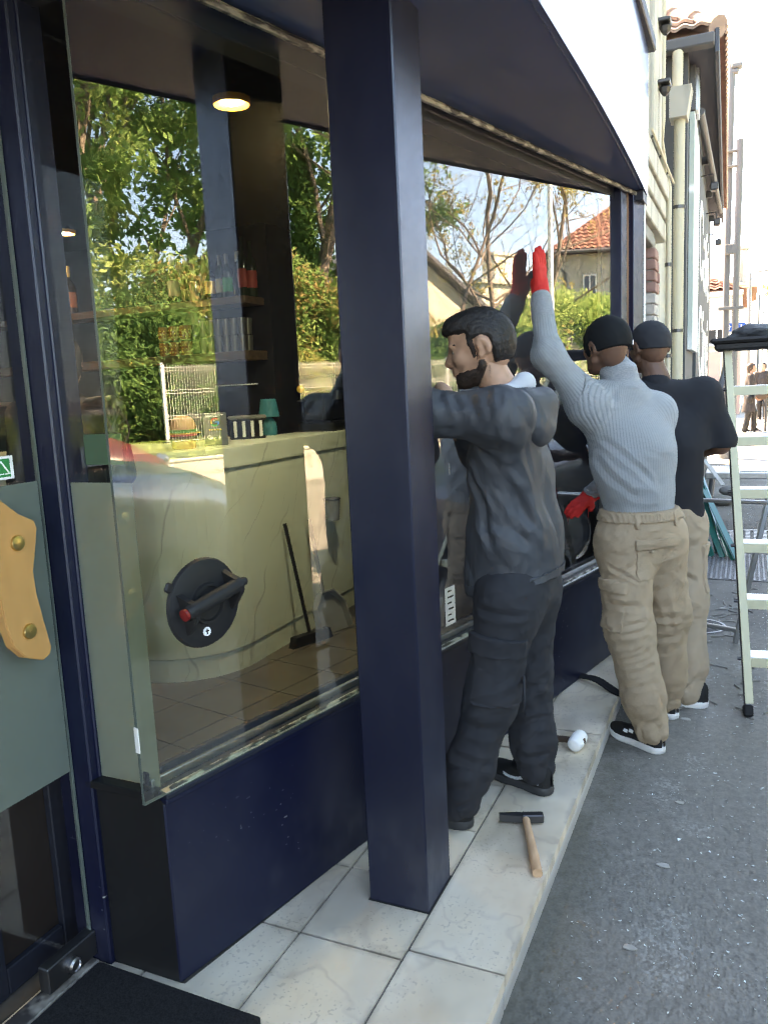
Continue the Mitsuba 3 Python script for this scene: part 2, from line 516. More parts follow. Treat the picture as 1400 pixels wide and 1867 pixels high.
pr('m_bun', proc(lambda p, n, uv: mix((.48, .24, .08), (.62, .36, .14), fbm(p.x * 30, p.y * 30, p.z * 30))), .5)
pr('m_patty', [.09, .04, .025], .8)
pr('m_lettuce', [.13, .30, .05], .5)
pr('m_tomato', [.45, .05, .03], .4)
pr('m_cheese', [.75, .45, .06], .5)
pr('m_card', [.10, .105, .085], .5)
for nm, c in dict(blue=(.06, .22, .75), red=(.70, .06, .04), yellow=(.80, .50, .02), green=(.05, .40, .10)).items():
    pr('m_ink_' + nm, list(c), .6)
pr('m_sticker', [.03, .22, .06], .55)
pr('m_sticker_old', [.05, .09, .05], .7)
pr('m_plastic', [.20, .20, .19], .5)
pr('m_plastic_dark', [.014, .014, .015], .55, .35)
pr('m_red_knob', [.17, .008, .008], .4)
scene['m_lamp_lens'] = {'type': 'diffuse', 'reflectance': rgb(.8, .7, .5)}

# street and buildings
pr('m_concrete', proc(lambda p, n, uv: mix((.36, .345, .29), (.52, .50, .43), fbm(p.x * 4, p.y * 3, p.z * 3, 4)) * (1 - .35 * smoothstep(.5, .75, fbm(p.y * 9, p.x * 9, p.z * .7, 3)))), .85, .2,
   bump=proc(lambda p, n, uv: .003 * fbm(p.x * 25, p.y * 25, p.z * 25, 3), eps=.006))
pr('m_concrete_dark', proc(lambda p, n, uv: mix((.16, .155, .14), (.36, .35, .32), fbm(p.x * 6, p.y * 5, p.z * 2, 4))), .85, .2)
pr('m_beige_pipe', [.50, .46, .33], .5)
pr('m_pole', [.17, .175, .18], .6)
pr('m_greywall', [.085, .088, .092], .7, .3)
pr('m_slate', [.10, .105, .115], .6)
pr('m_eave', [.075, .085, .11], .7)


def mural_col(p, n, uv):
    y, z = p.y * 1.6, p.z
    a = dr.abs(dr.sin(y * 4.0 + 1.2 * dr.sin(z * 2.2)))
    c = mix((.62, .70, .74), (.78, .78, .72), smoothstep(.2, .8, fbm(y * 2, z * 1.2, 4)))
    c = mix((.50, .27, .16), c, smoothstep(.9, 1.5, z + .4 * a))
    c = mix(c, (.36, .42, .36), smoothstep(.55, .75, fbm(y * 3 + 3, z * .9, 2)) * .8)
    return mix((.85, .86, .84), c, smoothstep(.0, .12, a))


pr('m_mural', proc(mural_col), .5)
for k, c in enumerate([(.30, .30, .27), (.42, .38, .33), (.30, .19, .16), (.22, .20, .18), (.46, .43, .39)]):
    pr(f'm_brick_{k}', proc(lambda p, n, uv, c=c: mix([x * .7 for x in c], [x * 1.15 for x in c], fbm(p.x * 25, p.y * 25, p.z * 25, 3))), .9, .2,
       bump=proc(lambda p, n, uv: .003 * fbm(p.x * 40, p.y * 40, p.z * 40, 3), eps=.004))
for k, c in enumerate([(.28, .155, .115), (.23, .125, .09), (.33, .19, .145)]):
    pr(f'm_rooftile_{k}', proc(lambda p, n, uv, c=c: mix([x * .65 for x in c], [x * 1.2 for x in c], fbm(p.x * 9, p.y * 9, p.z * 9, 3))), .85, .2)
for k, c in enumerate([(.46, .34, .28), (.40, .29, .24), (.50, .39, .33)]):
    pr(f'm_paletile_{k}', proc(lambda p, n, uv, c=c: mix([x * .65 for x in c], [x * 1.2 for x in c], fbm(p.x * 9, p.y * 9, p.z * 9, 3))), .85, .2)
pr('m_render_cream', proc(lambda p, n, uv: mix((.58, .53, .41), (.70, .66, .54), fbm(p.x * 1.5, p.y * 1.5, p.z * 1.5, 4))), .9, .2)
pr('m_render_grey', proc(lambda p, n, uv: mix((.40, .39, .33), (.50, .49, .42), fbm(p.x * 1.5, p.y * 1.5, p.z * 1.5, 4))), .9, .2)
pr('m_winpane', [.03, .035, .04], .08, .7)
pr('m_rosy', [.52, .36, .30], .8)
pr('m_blind', [.55, .50, .46], .7)
pr('m_sign_blue', [.03, .10, .45], .4)
pr('m_bark', proc(lambda p, n, uv: mix((.11, .092, .072), (.27, .235, .19), fbm(p.x * 14, p.y * 14, p.z * 4, 3))), .95, .1)
pr('m_grass', proc(lambda p, n, uv: mix((.07, .11, .02), (.16, .22, .045), fbm(p.x * 6, p.y * 6, 1))), .9, .1)
for k, c in enumerate([(.155, .27, .08), (.25, .385, .12), (.38, .48, .16), (.10, .20, .07), (.42, .38, .13), (.38, .30, .12)]):
    scene[f'm_leaf_{k}'] = {'type': 'principledthin', 'base_color': rgb(*c), 'roughness': .45, 'diff_trans': .8, 'eta': 1.4}
pr('m_flower', [.55, .06, .14], .7)
pr('m_car_silver', [.52, .53, .56], .2, .6, .55, clearcoat=1., clearcoat_gloss=.95)
pr('m_car_red', [.085, .012, .014], .25, .6, clearcoat=1., clearcoat_gloss=.95)
pr('m_car_grey', [.16, .175, .20], .2, .6, .5, clearcoat=1., clearcoat_gloss=.95)
pr('m_carglass', [.01, .012, .013], .04, .8)
pr('m_stone', proc(lambda p, n, uv: mix((.16, .155, .15), (.30, .29, .28), fbm(p.x * 12, p.y * 12, p.z * 12, 3))), .8, .3)
pr('m_greenglass', [.03, .16, .13], .1, .7)
pr('m_greenglass2', [.08, .22, .20], .12, .7)
pr('m_shard', [.62, .66, .64], .12, .8)
pr('m_castiron', proc(lambda p, n, uv: mix((.06, .06, .065), (.15, .15, .155), noise(p.x * 60, p.y * 60, 1))), .5, .5, .6)
pr('m_plate', [.42, .43, .46], .38, .5, .8)

# people
def cloth_bump(f, a, sx, sz, amp, seed):
    def fn(p, n, uv):
        w = fbm(p.x * 4 + seed, p.y * 4, p.z * 4, 2) * 1.4
        r = 1 - dr.abs(2 * fbm(p.x * sx + w, p.y * sx + seed, p.z * sz + w, 2) - 1)
        r2 = 1 - dr.abs(2 * fbm(p.x * sx * 2.3 + seed, p.y * sx * 2.3 + w, p.z * sz * 2.1, 2) - 1)
        gate = smoothstep(.35, .7, fbm(p.x * 3 + seed, p.y * 3, p.z * 3, 2))
        return amp * (r * r * r * gate + .35 * r2 * r2 * r2) + a * (noise(p.x * f, p.y * f, p.z * f) + noise(p.z * f * 2.1, p.x * f * 2.1, p.y * f * 2.1))
    return proc(fn, eps=.0015)


weave = lambda f, a: proc(lambda p, n, uv: a * (noise(p.x * f, p.y * f, p.z * f) + noise(p.z * f * 2.1, p.x * f * 2.1, p.y * f * 2.1)), eps=.0015)
pr('m_jacket', proc(lambda p, n, uv: mix((.030, .033, .040), (.050, .054, .061), fbm(p.x * 7, p.y * 7, p.z * 7, 3))), .55, .4, bump=cloth_bump(500, .0003, 9, 5, .010, 3), sheen=.3)
pr('m_trousers_dark', proc(lambda p, n, uv: mix((.020, .021, .025), (.036, .037, .042), fbm(p.x * 9, p.y * 9, p.z * 9, 3))), .8, .2, bump=cloth_bump(600, .0003, 8, 12, .009, 7), sheen=.3)
pr('m_khaki', proc(lambda p, n, uv: mix((.27, .205, .135), (.36, .285, .195), fbm(p.x * 8, p.y * 8, p.z * 8, 3)) * (.88 + .24 * noise(p.x * 500, p.y * 500, p.z * 500))), .85, .2, bump=cloth_bump(700, .0002, 8, 14, .008, 5), sheen=.3)
pr('m_khaki2', proc(lambda p, n, uv: mix((.285, .225, .155), (.37, .30, .215), fbm(p.x * 8, p.y * 8, p.z * 8, 3))), .85, .2, bump=cloth_bump(700, .0002, 8, 12, .009, 9), sheen=.3)
pr('m_tshirt', proc(lambda p, n, uv: mix((.013, .014, .018), (.022, .023, .027), fbm(p.x * 6, p.y * 6, p.z * 6, 3))), .85, .2, bump=weave(700, .0002), sheen=.3)


def rib_col(p, n, uv):
    r = .5 + .5 * dr.cos(uv.x * (2 * PI / .0112))
    h = fbm(p.x * 40, p.y * 40, p.z * 120, 2)
    return mix((.20, .215, .225), (.30, .315, .325), smoothstep(.0, .5, r) * .7 + .3 * h)


pr('m_sweater', proc(rib_col), .9, .15, bump=proc(lambda p, n, uv: 0.0016 * (.5 + .5 * dr.cos(uv.x * (2 * PI / .0112))) + .0004 * noise(p.x * 500, p.y * 500, p.z * 700), eps=.0012), sheen=.4)
pr('m_knit', proc(lambda p, n, uv: mix((.20, .215, .23), (.30, .315, .33), noise(p.x * 180, p.y * 180, p.z * 260))), .9, .15, bump=weave(350, .0008), sheen=.4)
pr('m_hoodie', [.40, .42, .45], .9, .15, bump=weave(400, .0005), sheen=.4)
pr('m_glove_red', [.48, .022, .018], .7, .3, bump=weave(300, .0006))
pr('m_glove_black', [.012, .012, .012], .6, .3)
pr('m_skin_a', proc(lambda p, n, uv: mix((.33, .195, .125), (.41, .25, .165), fbm(p.x * 40, p.y * 40, p.z * 40, 3))), .48, .4, bump=weave(900, .0001))
pr('m_skin_b', [.12, .066, .043], .5, .4)
pr('m_hair', proc(lambda p, n, uv: mix((.006, .005, .005), (.020, .017, .015), noise(p.x * 500, p.y * 500, p.z * 150))), .55, .4,
   bump=proc(lambda p, n, uv: .0012 * noise(p.x * 450, p.y * 450, p.z * 160), eps=.001))
pr('m_beard', proc(lambda p, n, uv: mix((.012, .009, .008), (.05, .033, .024), noise(p.x * 600, p.y * 600, p.z * 350))), .65, .3,
   bump=proc(lambda p, n, uv: .001 * noise(p.x * 550, p.y * 550, p.z * 300), eps=.001))
pr('m_cap', [.008, .009, .010], .8, .2, bump=weave(500, .0002))
pr('m_eye', [.5, .48, .45], .15)
pr('m_shoe_black', [.013, .013, .013], .7, .3, bump=weave(300, .0004))
pr('m_sole_white', [.66, .66, .64], .5)
pr('m_sole_dark', [.035, .035, .036], .6)
pr('m_coat', [.05, .045, .045], .8, .2)
pr('m_skin_c', [.42, .26, .19], .5, .4)
# ---------------------------------------------------------------- the ground
st = struct('street', 'dark grey asphalt with pale scuffs and glass dust')
gx, gy = np.meshgrid(np.r_[-60, -10, -3, -1, -.5, -.2, .2, 1, 4, 8.5], np.r_[-30, -5, 0, 1.5, 3, 6, 12, 14.5], indexing='ij')
put(st, grid_mesh(np.stack([gx, gy, gx * 0], -1)), 'm_asphalt')
fr = struct('road', 'sunlit road at the crossing ahead')
put(fr, cat([quad((-60, 14.5, 0), (8.5, 14.5, 0), (8.5, 120, 0), (-60, 120, 0))]), 'm_road_far')
far = struct('pavement', 'pavement along the low wall across the street')
put(far, box((8.5, -30, -.2), (10.0, 120, .04), .01), 'm_road_far')
gr = struct('verge', 'sunlit grass verge behind the low wall')
put(gr, cat([quad((10.2, -30, .40), (11.4, -30, .70), (11.4, 120, .70), (10.2, 120, .40)), quad((11.4, -30, .70), (60, -30, .95), (60, 120, .95), (11.4, 120, .70))]), 'm_grass')
ground = struct('terrain', 'ground beyond the street')
put(ground, quad((-150, -120, -.25), (200, -120, -.25), (200, 260, -.25), (-150, 260, -.25)), 'm_road_far')

# ---------------------------------------------------------------- shopfront frame of reference
B0 = A(-1.242, 1.385, 0)
FD, FN = A(.224, .9746, 0), A(.9746, -.224, 0)
UPZ = A(0, 0, 1)
FAX = (FD, FN, UPZ)          # along the facade, outwards, up
HEAD = 2.43
U1 = 3.14                    # end of the facade


def fb(u0, u1, w0, w1, z0, z1, ch=0.):
    return frame_box(B0, FAX, (u0, w0, z0), (u1, w1, z1), ch)


def FP(u, w, z):
    return B0 + u * FD + w * FN + z * UPZ


# step in front of the shop: slabs and tiles on a bed, each a piece
step = struct('entrance_step', 'worn beige stone step in front of the shop')
put(step, prism([(-.53, -.6), (-.53, 4.45), (-.62, 4.35), (-1.26, 1.40), (-1.55, 1.40), (-1.55, -.6)], 0, .092), 'm_grout')
joint = .0028
region = Polygon([(-.765, -.6), (-.765, 3.62), (-1.235, 1.39), (-1.56, 1.39), (-1.56, -.6)])
ys = [.412 - .311 * 3 + .311 * k for k in range(14)]
xs = [-1.656, -1.359, -1.062, -.765]
for i in range(3):
    for j in range(13):
        c = sbox(xs[i] + joint, ys[j] + joint, xs[i + 1] - joint, ys[j + 1] - joint).intersection(region)
        if c.is_empty or c.area < .002 or c.geom_type != 'Polygon': continue
        c = c.buffer(-.001)
        if c.is_empty: continue
        dz = rng.uniform(-.0012, .0012)
        part(step, 'tile', prism(c, .088, .1 + dz), f'm_tile_{rng.integers(3)}')
kerbs = [-.6, .27, 1.694, 3.125, 4.42]
reg2 = Polygon([(-.765, -.6), (-.765, 3.62), (-.575, 4.42), (-.507, 4.42), (-.507, -.6)])
for j in range(4):
    c = sbox(-.765 + joint, kerbs[j] + joint, -.507, kerbs[j + 1] - joint).intersection(reg2).buffer(-.004).buffer(.003)
    part(step, 'slab', prism(c, .066, .1 + rng.uniform(-.001, .001)), f'm_tile_{j % 3}')
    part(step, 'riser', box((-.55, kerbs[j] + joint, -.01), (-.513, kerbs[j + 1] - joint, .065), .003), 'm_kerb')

mat = thing('doormat', 'black rubber doormat on the step in front of the glass door', 'doormat')
put(mat, prism(Polygon([(-1.48, 1.36), (-.985, 1.352), (-.985, .3), (-1.48, .3)]).buffer(-.01).buffer(.01), .102, .114), 'm_mat')

# ---------------------------------------------------------------- the shop
shop = thing('restaurant', 'navy fronted restaurant with large shop windows, its front under a deep soffit', 'building')
# stall riser, angled front and side return, with a thin drip edge
part(shop, 'stall_riser', cat([fb(0, U1, -.05, 0, .1, .575, .004), fb(0, U1, -.06, .012, .575, .590, .003)]), 'm_navy', label='navy painted panel below the windows')
part(shop, 'side_panel', box((-1.50, 1.386, .1), (-1.243, 1.42, .585), .003), 'm_black', label='black panel on the return beside the door')
part(shop, 'sill', cat([fb(.0, U1, -.14, .016, .590, .604, .003), fb(.0, U1, -.075, -.055, .604, .640, .003)]), 'm_navy_dull')
wob = lambda u: .002 * math.sin(u * 31) + .0015 * math.sin(u * 83 + 1)
us = np.linspace(.02, U1 - .06, 200)
seal = np.stack([FP(u, .003 + wob(u), .607 + abs(wob(u * 1.3 + 2))) for u in us])
part(shop, 'sealant', tube(seal, .0055 + .002 * np.sin(us * 57) ** 2, 6), 'm_sealant', smooth=40, label='old crumbling glazing putty along the sill')
part(shop, 'glazing_bead', cat([fb(.0, U1, -.052, -.040, .604, .625, .002), fb(.0, U1, -.012, .014, .6045, .609, .001)]), 'm_alu')
part(shop, 'side_sill', box((-1.475, 1.372, .585), (-1.262, 1.46, .606), .003), 'm_black')
# frames
part(shop, 'mullion', cat([fb(.985, 1.075, -.10, -.035, .604, HEAD, .003)]), 'm_navy_dull')
part(shop, 'jamb', cat([fb(2.94, 3.015, -.11, .0, .604, HEAD + .02, .003), fb(3.075, 3.225, -.11, .012, .10, HEAD + .02, .003)]), 'm_navy', label='navy jamb at the far end of the shopfront')
part(shop, 'jamb_strip', fb(3.012, 3.078, -.11, -.012, .604, HEAD + .01, .002), 'm_rawwood', label='bare brown wooden strip in the far jamb')
part(shop, 'jamb_edge', fb(3.226, 3.242, -.05, .016, .12, HEAD + .01, .002), 'm_white', label='bright white edge strip on the far jamb')
part(shop, 'corner_post', cat([box((-1.56, 1.372, .1), (-1.452, 1.47, 2.48), .004), box((-1.468, 1.395, .604), (-1.446, 1.44, 2.46), .003)]), 'm_navy', label='navy door jamb beside the return window')
part(shop, 'head_rail', cat([fb(-.02, U1, -.12, -.036, HEAD - .035, HEAD + .03, .003), box((-1.46, 1.39, HEAD - .04), (-1.27, 1.45, HEAD + .03), .003)]), 'm_navy_dull')
part(shop, 'soffit_trim', tube(np.stack([FP(u, .012 + .001 * math.sin(u * 40), HEAD + .004) for u in np.linspace(-.1, U1, 90)]), .011, 6), 'm_trim', smooth=40, label='scuffed pale trim strip along the soffit joint')
# panes
part(shop, 'window', quad(FP(1.078, -.03, .606), FP(2.938, -.03, .606), FP(2.938, -.03, HEAD), FP(1.078, -.03, HEAD)), 'm_glass_far', label='dark mirror-like shop window behind the workers')
part(shop, 'side_window', quad((-1.446, 1.40, .606), (-1.262, 1.40, .606), (-1.262, 1.40, HEAD), (-1.446, 1.40, HEAD)), 'm_sideglass')
part(shop, 'frosted_film', quad((-1.446, 1.403, .607), (-1.262, 1.403, .607), (-1.262, 1.403, 1.343), (-1.446, 1.403, 1.343)), 'm_frost', label='frosted film on the return window')
part(shop, 'sticker', cat([box((-1.385, 1.3965, 1.385), (-1.275, 1.3985, 1.455))]), 'm_sticker_old', label='faded green sticker on the return window')
# free-standing post under the soffit
part(shop, 'post', box((-.943, 1.845, .1), (-.765, 2.023, 2.455), .004), 'm_navy_post', label='square navy post standing on the step')
part(shop, 'post_foot', box((-.946, 1.842, .1), (-.762, 2.026, .104), .001), 'm_rubber')
# soffit and fascia; the fascia bows out a little
fy = np.array([-3, .5, 1.2, 1.8, 2.2, 2.6, 3.0, 3.4, 3.8, 4.1, 4.35, 4.574])
fx = -.497 + .022 * np.clip(np.sin((fy - 1.6) / 3.1 * PI), 0, 1)
SOF = 2.452
sof_poly = [(x, y) for x, y in zip(fx - .004, fy)] + [(-.50, 4.55), (-.62, 4.45), (-1.27, 1.45), (-1.6, 1.45), (-1.6, -3)]
part(shop, 'soffit', prism(sof_poly, SOF, SOF + .05), 'm_soffit', label='dark soffit panel over the entrance and windows')
cuty = 2.13
for a, b in ((0, cuty), (cuty, 9)):
    yy = np.unique(np.r_[max(a, -3) if a else -3., fy[(fy > a) & (fy < b)], min(b, 4.574)])
    if a: yy[0] += .004
    xx = np.interp(yy, fy, fx)
    P = np.stack([np.stack([xx, yy, np.full_like(yy, z)], 1) for z in (2.448, 3.155)], 1)
    part(shop, 'fascia', cat([grid_mesh(P), grid_mesh((P + [-.02, 0, 0])[:, ::-1])]), 'm_fascia', smooth=True, label='glossy pale blue fascia board bright with sky reflection')
part(shop, 'fascia_return', cat([box((-.9, 4.566, 2.45), (-.499, 4.574, 3.155)), box((-.62, 4.40, 2.40), (-.498, 4.57, 2.449), .002)]), 'm_navy_dull')
part(shop, 'fascia_cap', cat([box((-.9, -3, 3.156), (-.462, 4.62, 3.22), .006)]), 'm_navy_dull', label='dark capping along the top of the fascia')
# masonry above and round
part(shop, 'upper_wall', cat([box((-7, -9, 3.0), (-.62, 4.60, 8.6)), box((-2.1, 4.452, 0), (-.72, 4.60, 3.0)), box((-7, 4.452, 0), (-2.78, 4.6, 3.0)), box((-7, -9, 0), (-6.6, 4.6, 3.0)), box((-7, -9, 0), (-1.62, -8.8, 3.0)), box((-1.66, -9, 0), (-1.57, -.9, 3.0)), box((-.9, -9, 2.502), (-.55, -3.0, 3.1)),
                               box((-1.66, -.9, 2.46), (-1.57, 1.45, 3.0)), fb(-.05, U1, -.12, -.04, HEAD + .031, 3.0), box((-.72, 4.45, 0), (-.55, 4.6, 2.44))]), 'm_render_grey')

# interior shell
part(shop, 'interior_floor', prism([(-6.6, -3), (-1.62, -3), (-1.56, 1.45), (-1.33, 1.44), (-.64, 4.45), (-2.14, 4.45), (-2.14, 5.25), (-2.74, 5.25), (-2.74, 4.45), (-6.6, 4.45)], .03, .094), 'm_ingrout')
fl = f'{shop}__interior_floor'
inreg = Polygon([(-4.6, 1.0), (-1.60, 1.0), (-1.50, 1.50), (-1.32, 1.50), (-.70, 4.40), (-4.6, 4.40)])
ca, sa = math.cos(.20), math.sin(.20)
for i in range(-14, 16):
    for j in range(-4, 18):
        a0, b0 = i * .33, j * .33 + 0.1
        c = Polygon([(a0 + .003, b0 + .003), (a0 + .327, b0 + .003), (a0 + .327, b0 + .327), (a0 + .003, b0 + .327)])
        c = Polygon([(x * ca + y * sa - 2, -x * sa + y * ca) for x, y in c.exterior.coords]).intersection(inreg)
        if c.is_empty or c.area < .004 or c.geom_type != 'Polygon': continue
        part(fl, 'floor_tile', prism(c, .09, .0965 + rng.uniform(0, .0008)), 'm_infloor')
part(shop, 'ceiling', prism([(-6.6, -3), (-1.58, -3), (-1.58, 1.46), (-1.34, 1.46), (-.66, 4.45), (-2.14, 4.45), (-2.14, 5.25), (-2.74, 5.25), (-2.74, 4.45), (-6.6, 4.45)], 2.56, 2.60), 'm_ceiling')
part(shop, 'interior_wall', cat([box((-6.59, -3, .1), (-6.55, 4.45, 2.56)), box((-6.55, 4.40, .1), (-2.72, 4.449, 2.56)), box((-2.76, 4.449, .1), (-2.72, 5.25, 2.56)), box((-2.72, 5.21, .1), (-2.16, 5.25, 2.56)), box((-2.18, 4.449, .1), (-2.14, 5.25, 2.56)), box((-2.14, 4.40, .1), (-1.0, 4.449, 2.56)), box((-6.55, -3.04, .1), (-1.62, -3.0, 2.56))]), 'm_inwall')
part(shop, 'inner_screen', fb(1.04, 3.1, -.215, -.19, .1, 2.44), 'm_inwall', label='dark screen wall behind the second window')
part(shop, 'partition', cat([box((-6.5, 4.37, .1), (-5.9, 4.399, 1.62))]), 'm_inwall2')
for (x, y, r) in ((-1.68, 2.55, .042), (-3.80, 3.85, .042), (-1.62, 3.45, .042), (-5.2, 2.6, .042)):
    k = part(shop, 'ceiling_lamp', lathe([(.066, 0), (.065, -.020), (.062, -.023), (.058, -.020), (.030, -.004), (.001, -.003)], (x, y, 2.56), n=24), 'm_lamp_cone', smooth=40, label='lit downlight with a glowing amber reflector')
    m = ball((x, y, 2.547), (.030, .030, .009), 2)
    e = (28, 19, 8) if y == 2.55 else (76, 70, 50) if y == 3.45 else (30, 22, 12) if y == 3.85 else (16, 11, 5)
    scene[numbered(k + '__bulb')] = mikit.ply(m, 'm_lamp_lens', emitter={'type': 'area', 'radiance': rgb(*e)})

# the glass door: leaf, film, patch fitting, cleaver shaped handle
door = part(shop, 'door', quad((-1.51, .30, .13), (-1.51, 1.365, .13), (-1.51, 1.365, 2.40), (-1.51, .30, 2.40)), 'm_sideglass', label='glass entrance door with frosted band and wooden handle')
part(door, 'frosted_film', quad((-1.507, .30, .628), (-1.507, 1.362, .628), (-1.507, 1.362, 1.352), (-1.507, .30, 1.352)), 'm_frost')
part(door, 'edge', box((-1.516, 1.3655, .13), (-1.504, 1.369, 2.40)), 'm_glass_edge')
ptch = part(door, 'patch_fitting', box((-1.527, 1.215, .125), (-1.493, 1.372, .192), .003), 'm_darksteel', label='steel patch fitting with round lock at the foot of the door')
part(door, 'lock', cat([lathe([(.019, 0), (.019, .012), (.014, .016), (.012, .012), (.0005, .012)], (-1.493, 1.288, .156), (1, 0, 0), 20), box((-1.4815, 1.286, .148), (-1.480, 1.290, .164))]), 'm_steel', smooth=40)
hp = [(1.206, 1.330), (1.250, 1.292), (1.288, 1.272), (1.293, 1.255), (1.282, 1.205), (1.270, 1.160), (1.272, 1.110), (1.283, 1.045), (1.296, .975), (1.290, .960), (1.270, .952),
      (1.225, .972), (1.195, 1.005), (1.182, 1.055), (1.176, 1.11), (1.172, 1.16), (1.165, 1.21), (1.140, 1.255), (1.125, 1.285), (1.14, 1.325), (1.17, 1.345)]
hpoly = Polygon(hp).buffer(.012).buffer(-.012).buffer(-.006).buffer(.006)
hm = [prism(hpoly.buffer(-o), d0, d1, (-1.475, 0, 0), ((0, 1, 0), (0, 0, 1), (1, 0, 0))) for o, d0, d1 in ((.002, 0, .028), (0, .003, .025))]
part(door, 'handle', cat(hm), 'm_handle', smooth=30, label='wooden cleaver shaped door handle with two brass knobs')
for (y, z) in ((1.2345, 1.231), (1.2385, 1.030)):
    part(door, 'knob', lathe([(.0175, 0), (.0175, .004), (.016, .0065), (.010, .008), (.0005, .0085)], (-1.447, y, z), (1, 0, 0), 24), 'm_brass', smooth=40)
    part(door, 'standoff', cyl((-1.505, y, z), (-1.475, y, z), .012), 'm_brass', smooth=40)
sk = part(door, 'sticker', box((-1.505, 1.16, 1.366), (-1.5035, 1.2975, 1.418)), 'm_paper', label='green and white sign sticker on the door')
part(door, 'sticker_print', cat([box((-1.5032, 1.165, 1.3715), (-1.5027, 1.288, 1.412))]), 'm_sticker')
part(door, 'sticker_mark', prism(unary_union([Polygon([(1.236, 1.377), (1.262, 1.408), (1.266, 1.408), (1.287, 1.377)]).difference(Polygon([(1.243, 1.3795), (1.2635, 1.404), (1.2815, 1.3795)])), sbox(1.17, 1.38, 1.215, 1.384), sbox(1.17, 1.39, 1.205, 1.395)]), 0, .0004, (-1.5025, 0, 0), ((0, 1, 0), (0, 0, 1), (1, 0, 0))), 'm_paper')
part(shop, 'door_head', box((-1.54, -.9, 2.40), (-1.48, 1.372, 2.46), .003), 'm_navy_dull')
part(shop, 'door_frame_inside', cat([box((-1.634, 1.38, .1), (-1.612, 1.53, .64), .003), box((-1.634, 1.12, .1), (-1.612, 1.20, .64), .003), box((-1.634, 1.202, .1), (-1.614, 1.378, .17), .003)]), 'm_navy_dull')
part(shop, 'inner_panel', box((-1.66, .2, .1), (-1.635, 1.53, .64)), 'm_brownpanel', label='dark brown panel just inside the door')
part(shop, 'threshold', box((-1.545, -.9, .1), (-1.488, 1.37, .112), .003), 'm_trim')

# the new pane being fitted
pane = thing('glass_sheet', 'large clear window pane with a black suction lifter on it, left edge overhanging the corner', 'window pane')
pu0, pu1, pw = -.062, .988, .016
gu, gz = np.meshgrid(np.linspace(pu0, pu1, 64), np.linspace(.606, HEAD, 96), indexing='ij')
gw = pw + .00035 * (meshkit.fbm(np.stack([gu * 3.2, gz * 1.6, gz * 0], -1), 2, 4) - .5)
part(pane, 'glass', grid_mesh(B0 + gu[..., None] * FD + gw[..., None] * FN + gz[..., None] * UPZ), 'm_glass', smooth=True)
part(pane, 'edge', cat([fb(pu0 - .0005, pu0 + .0005, pw - .008, pw, .606, HEAD), fb(pu0, pu1, pw - .011, pw - .0005, .6055, .6075)]), 'm_glass_edge')
part(pane, 'spacer', fb(pu0 - .003, pu0 - .0006, pw - .010, pw + .004, .735, .795), 'm_white', label='white spacer clip on the free edge')
# ---------------------------------------------------------------- next door: concrete building with a garage
b1 = thing('concrete_building', 'pale concrete building with a dark garage opening beside the shop', 'building')
part(b1, 'wall', cat([box((-7, 5.30, 0), (-1.95, 7.05, 7.2)), box((-7, 4.62, 2.80), (-.60, 5.36, 7.2)), box((-1.95, 5.36, 2.42), (-.60, 7.05, 2.80)), box((-1.95, 5.735, 0), (-.60, 7.05, 2.42)), box((-1.95, 4.62, 2.3), (-1.90, 5.7, 2.8))]), 'm_concrete')
part(b1, 'pilaster', cat([box((-.62, 4.60, 2.81), (-.52, 4.86, 7.2)), box((-.62, 4.862, 2.81), (-.495, 5.30, 7.2), .01), box((-.60, 5.302, 2.81), (-.525, 5.40, 7.2), .006)]), 'm_concrete')
for k, (z0, z1, w) in enumerate([(2.66, 2.785, .0), (2.545, 2.652, .016), (2.42, 2.538, .030)]):
    part(b1, 'lintel', box((-.9, 4.63, z0), (-.50 - w, 6.04, z1), .006), 'm_concrete', label='streaked concrete lintel band over the garage')
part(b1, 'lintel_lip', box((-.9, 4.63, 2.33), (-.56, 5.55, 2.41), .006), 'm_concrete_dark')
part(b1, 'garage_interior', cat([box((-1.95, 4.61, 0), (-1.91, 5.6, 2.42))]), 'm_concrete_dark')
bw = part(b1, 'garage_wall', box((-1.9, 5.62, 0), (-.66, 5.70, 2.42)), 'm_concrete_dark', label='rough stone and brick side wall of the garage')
z = .02
row = 0
while z < 2.36:
    hgt = rng.uniform(.085, .15)
    x = -.70 + rng.uniform(-.02, .02)
    while x > -1.6:
        w = rng.uniform(.16, .34)
        part(bw, 'stone', box((x - w + .012, 5.60 + rng.uniform(-.02, .008), z + .006), (x, 5.64, z + hgt - .008), .012), f'm_brick_{rng.choice([0, 1, 3, 0, 4])}')
        x -= w
    z += hgt
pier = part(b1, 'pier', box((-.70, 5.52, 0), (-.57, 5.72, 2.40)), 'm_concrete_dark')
z = .02
while z < 2.32:
    for (y0, y1) in (((5.505, 5.60), (5.607, 5.735)) if row % 2 else ((5.505, 5.66), (5.667, 5.735))):
        part(pier, 'brick', box((-.71, y0, z), (-.545 + rng.uniform(-.006, .004), y1, z + .062), .005), f'm_brick_{4 if .62 < z < 2.0 and rng.random() < .8 else 2}')
    z += .07; row += 1
for zz in (3.46, 3.14):
    part(b1, 'bracket', cat([box((-.50, 5.04, zz), (-.43, 5.16, zz + .02), .004), lathe([(.02, 0), (.035, -.015), (.025, -.04), (.012, -.055), (.001, -.06)], (-.46, 5.10, zz), n=7)]), 'm_darksteel', label='rusted iron bracket stub on the pilaster')
rl = part(b1, 'rail', tube([(-.485, 4.66, 2.80), (-.485, 5.3, 2.80), (-.485, 6.0, 2.80)], .008, 8), 'm_beige_pipe', smooth=40)
for y in (4.8, 5.25, 5.7):
    part(rl, 'rail_stud', cat([cyl((-.51, y, 2.78), (-.485, y, 2.815), .006, n=6)]), 'm_darksteel')
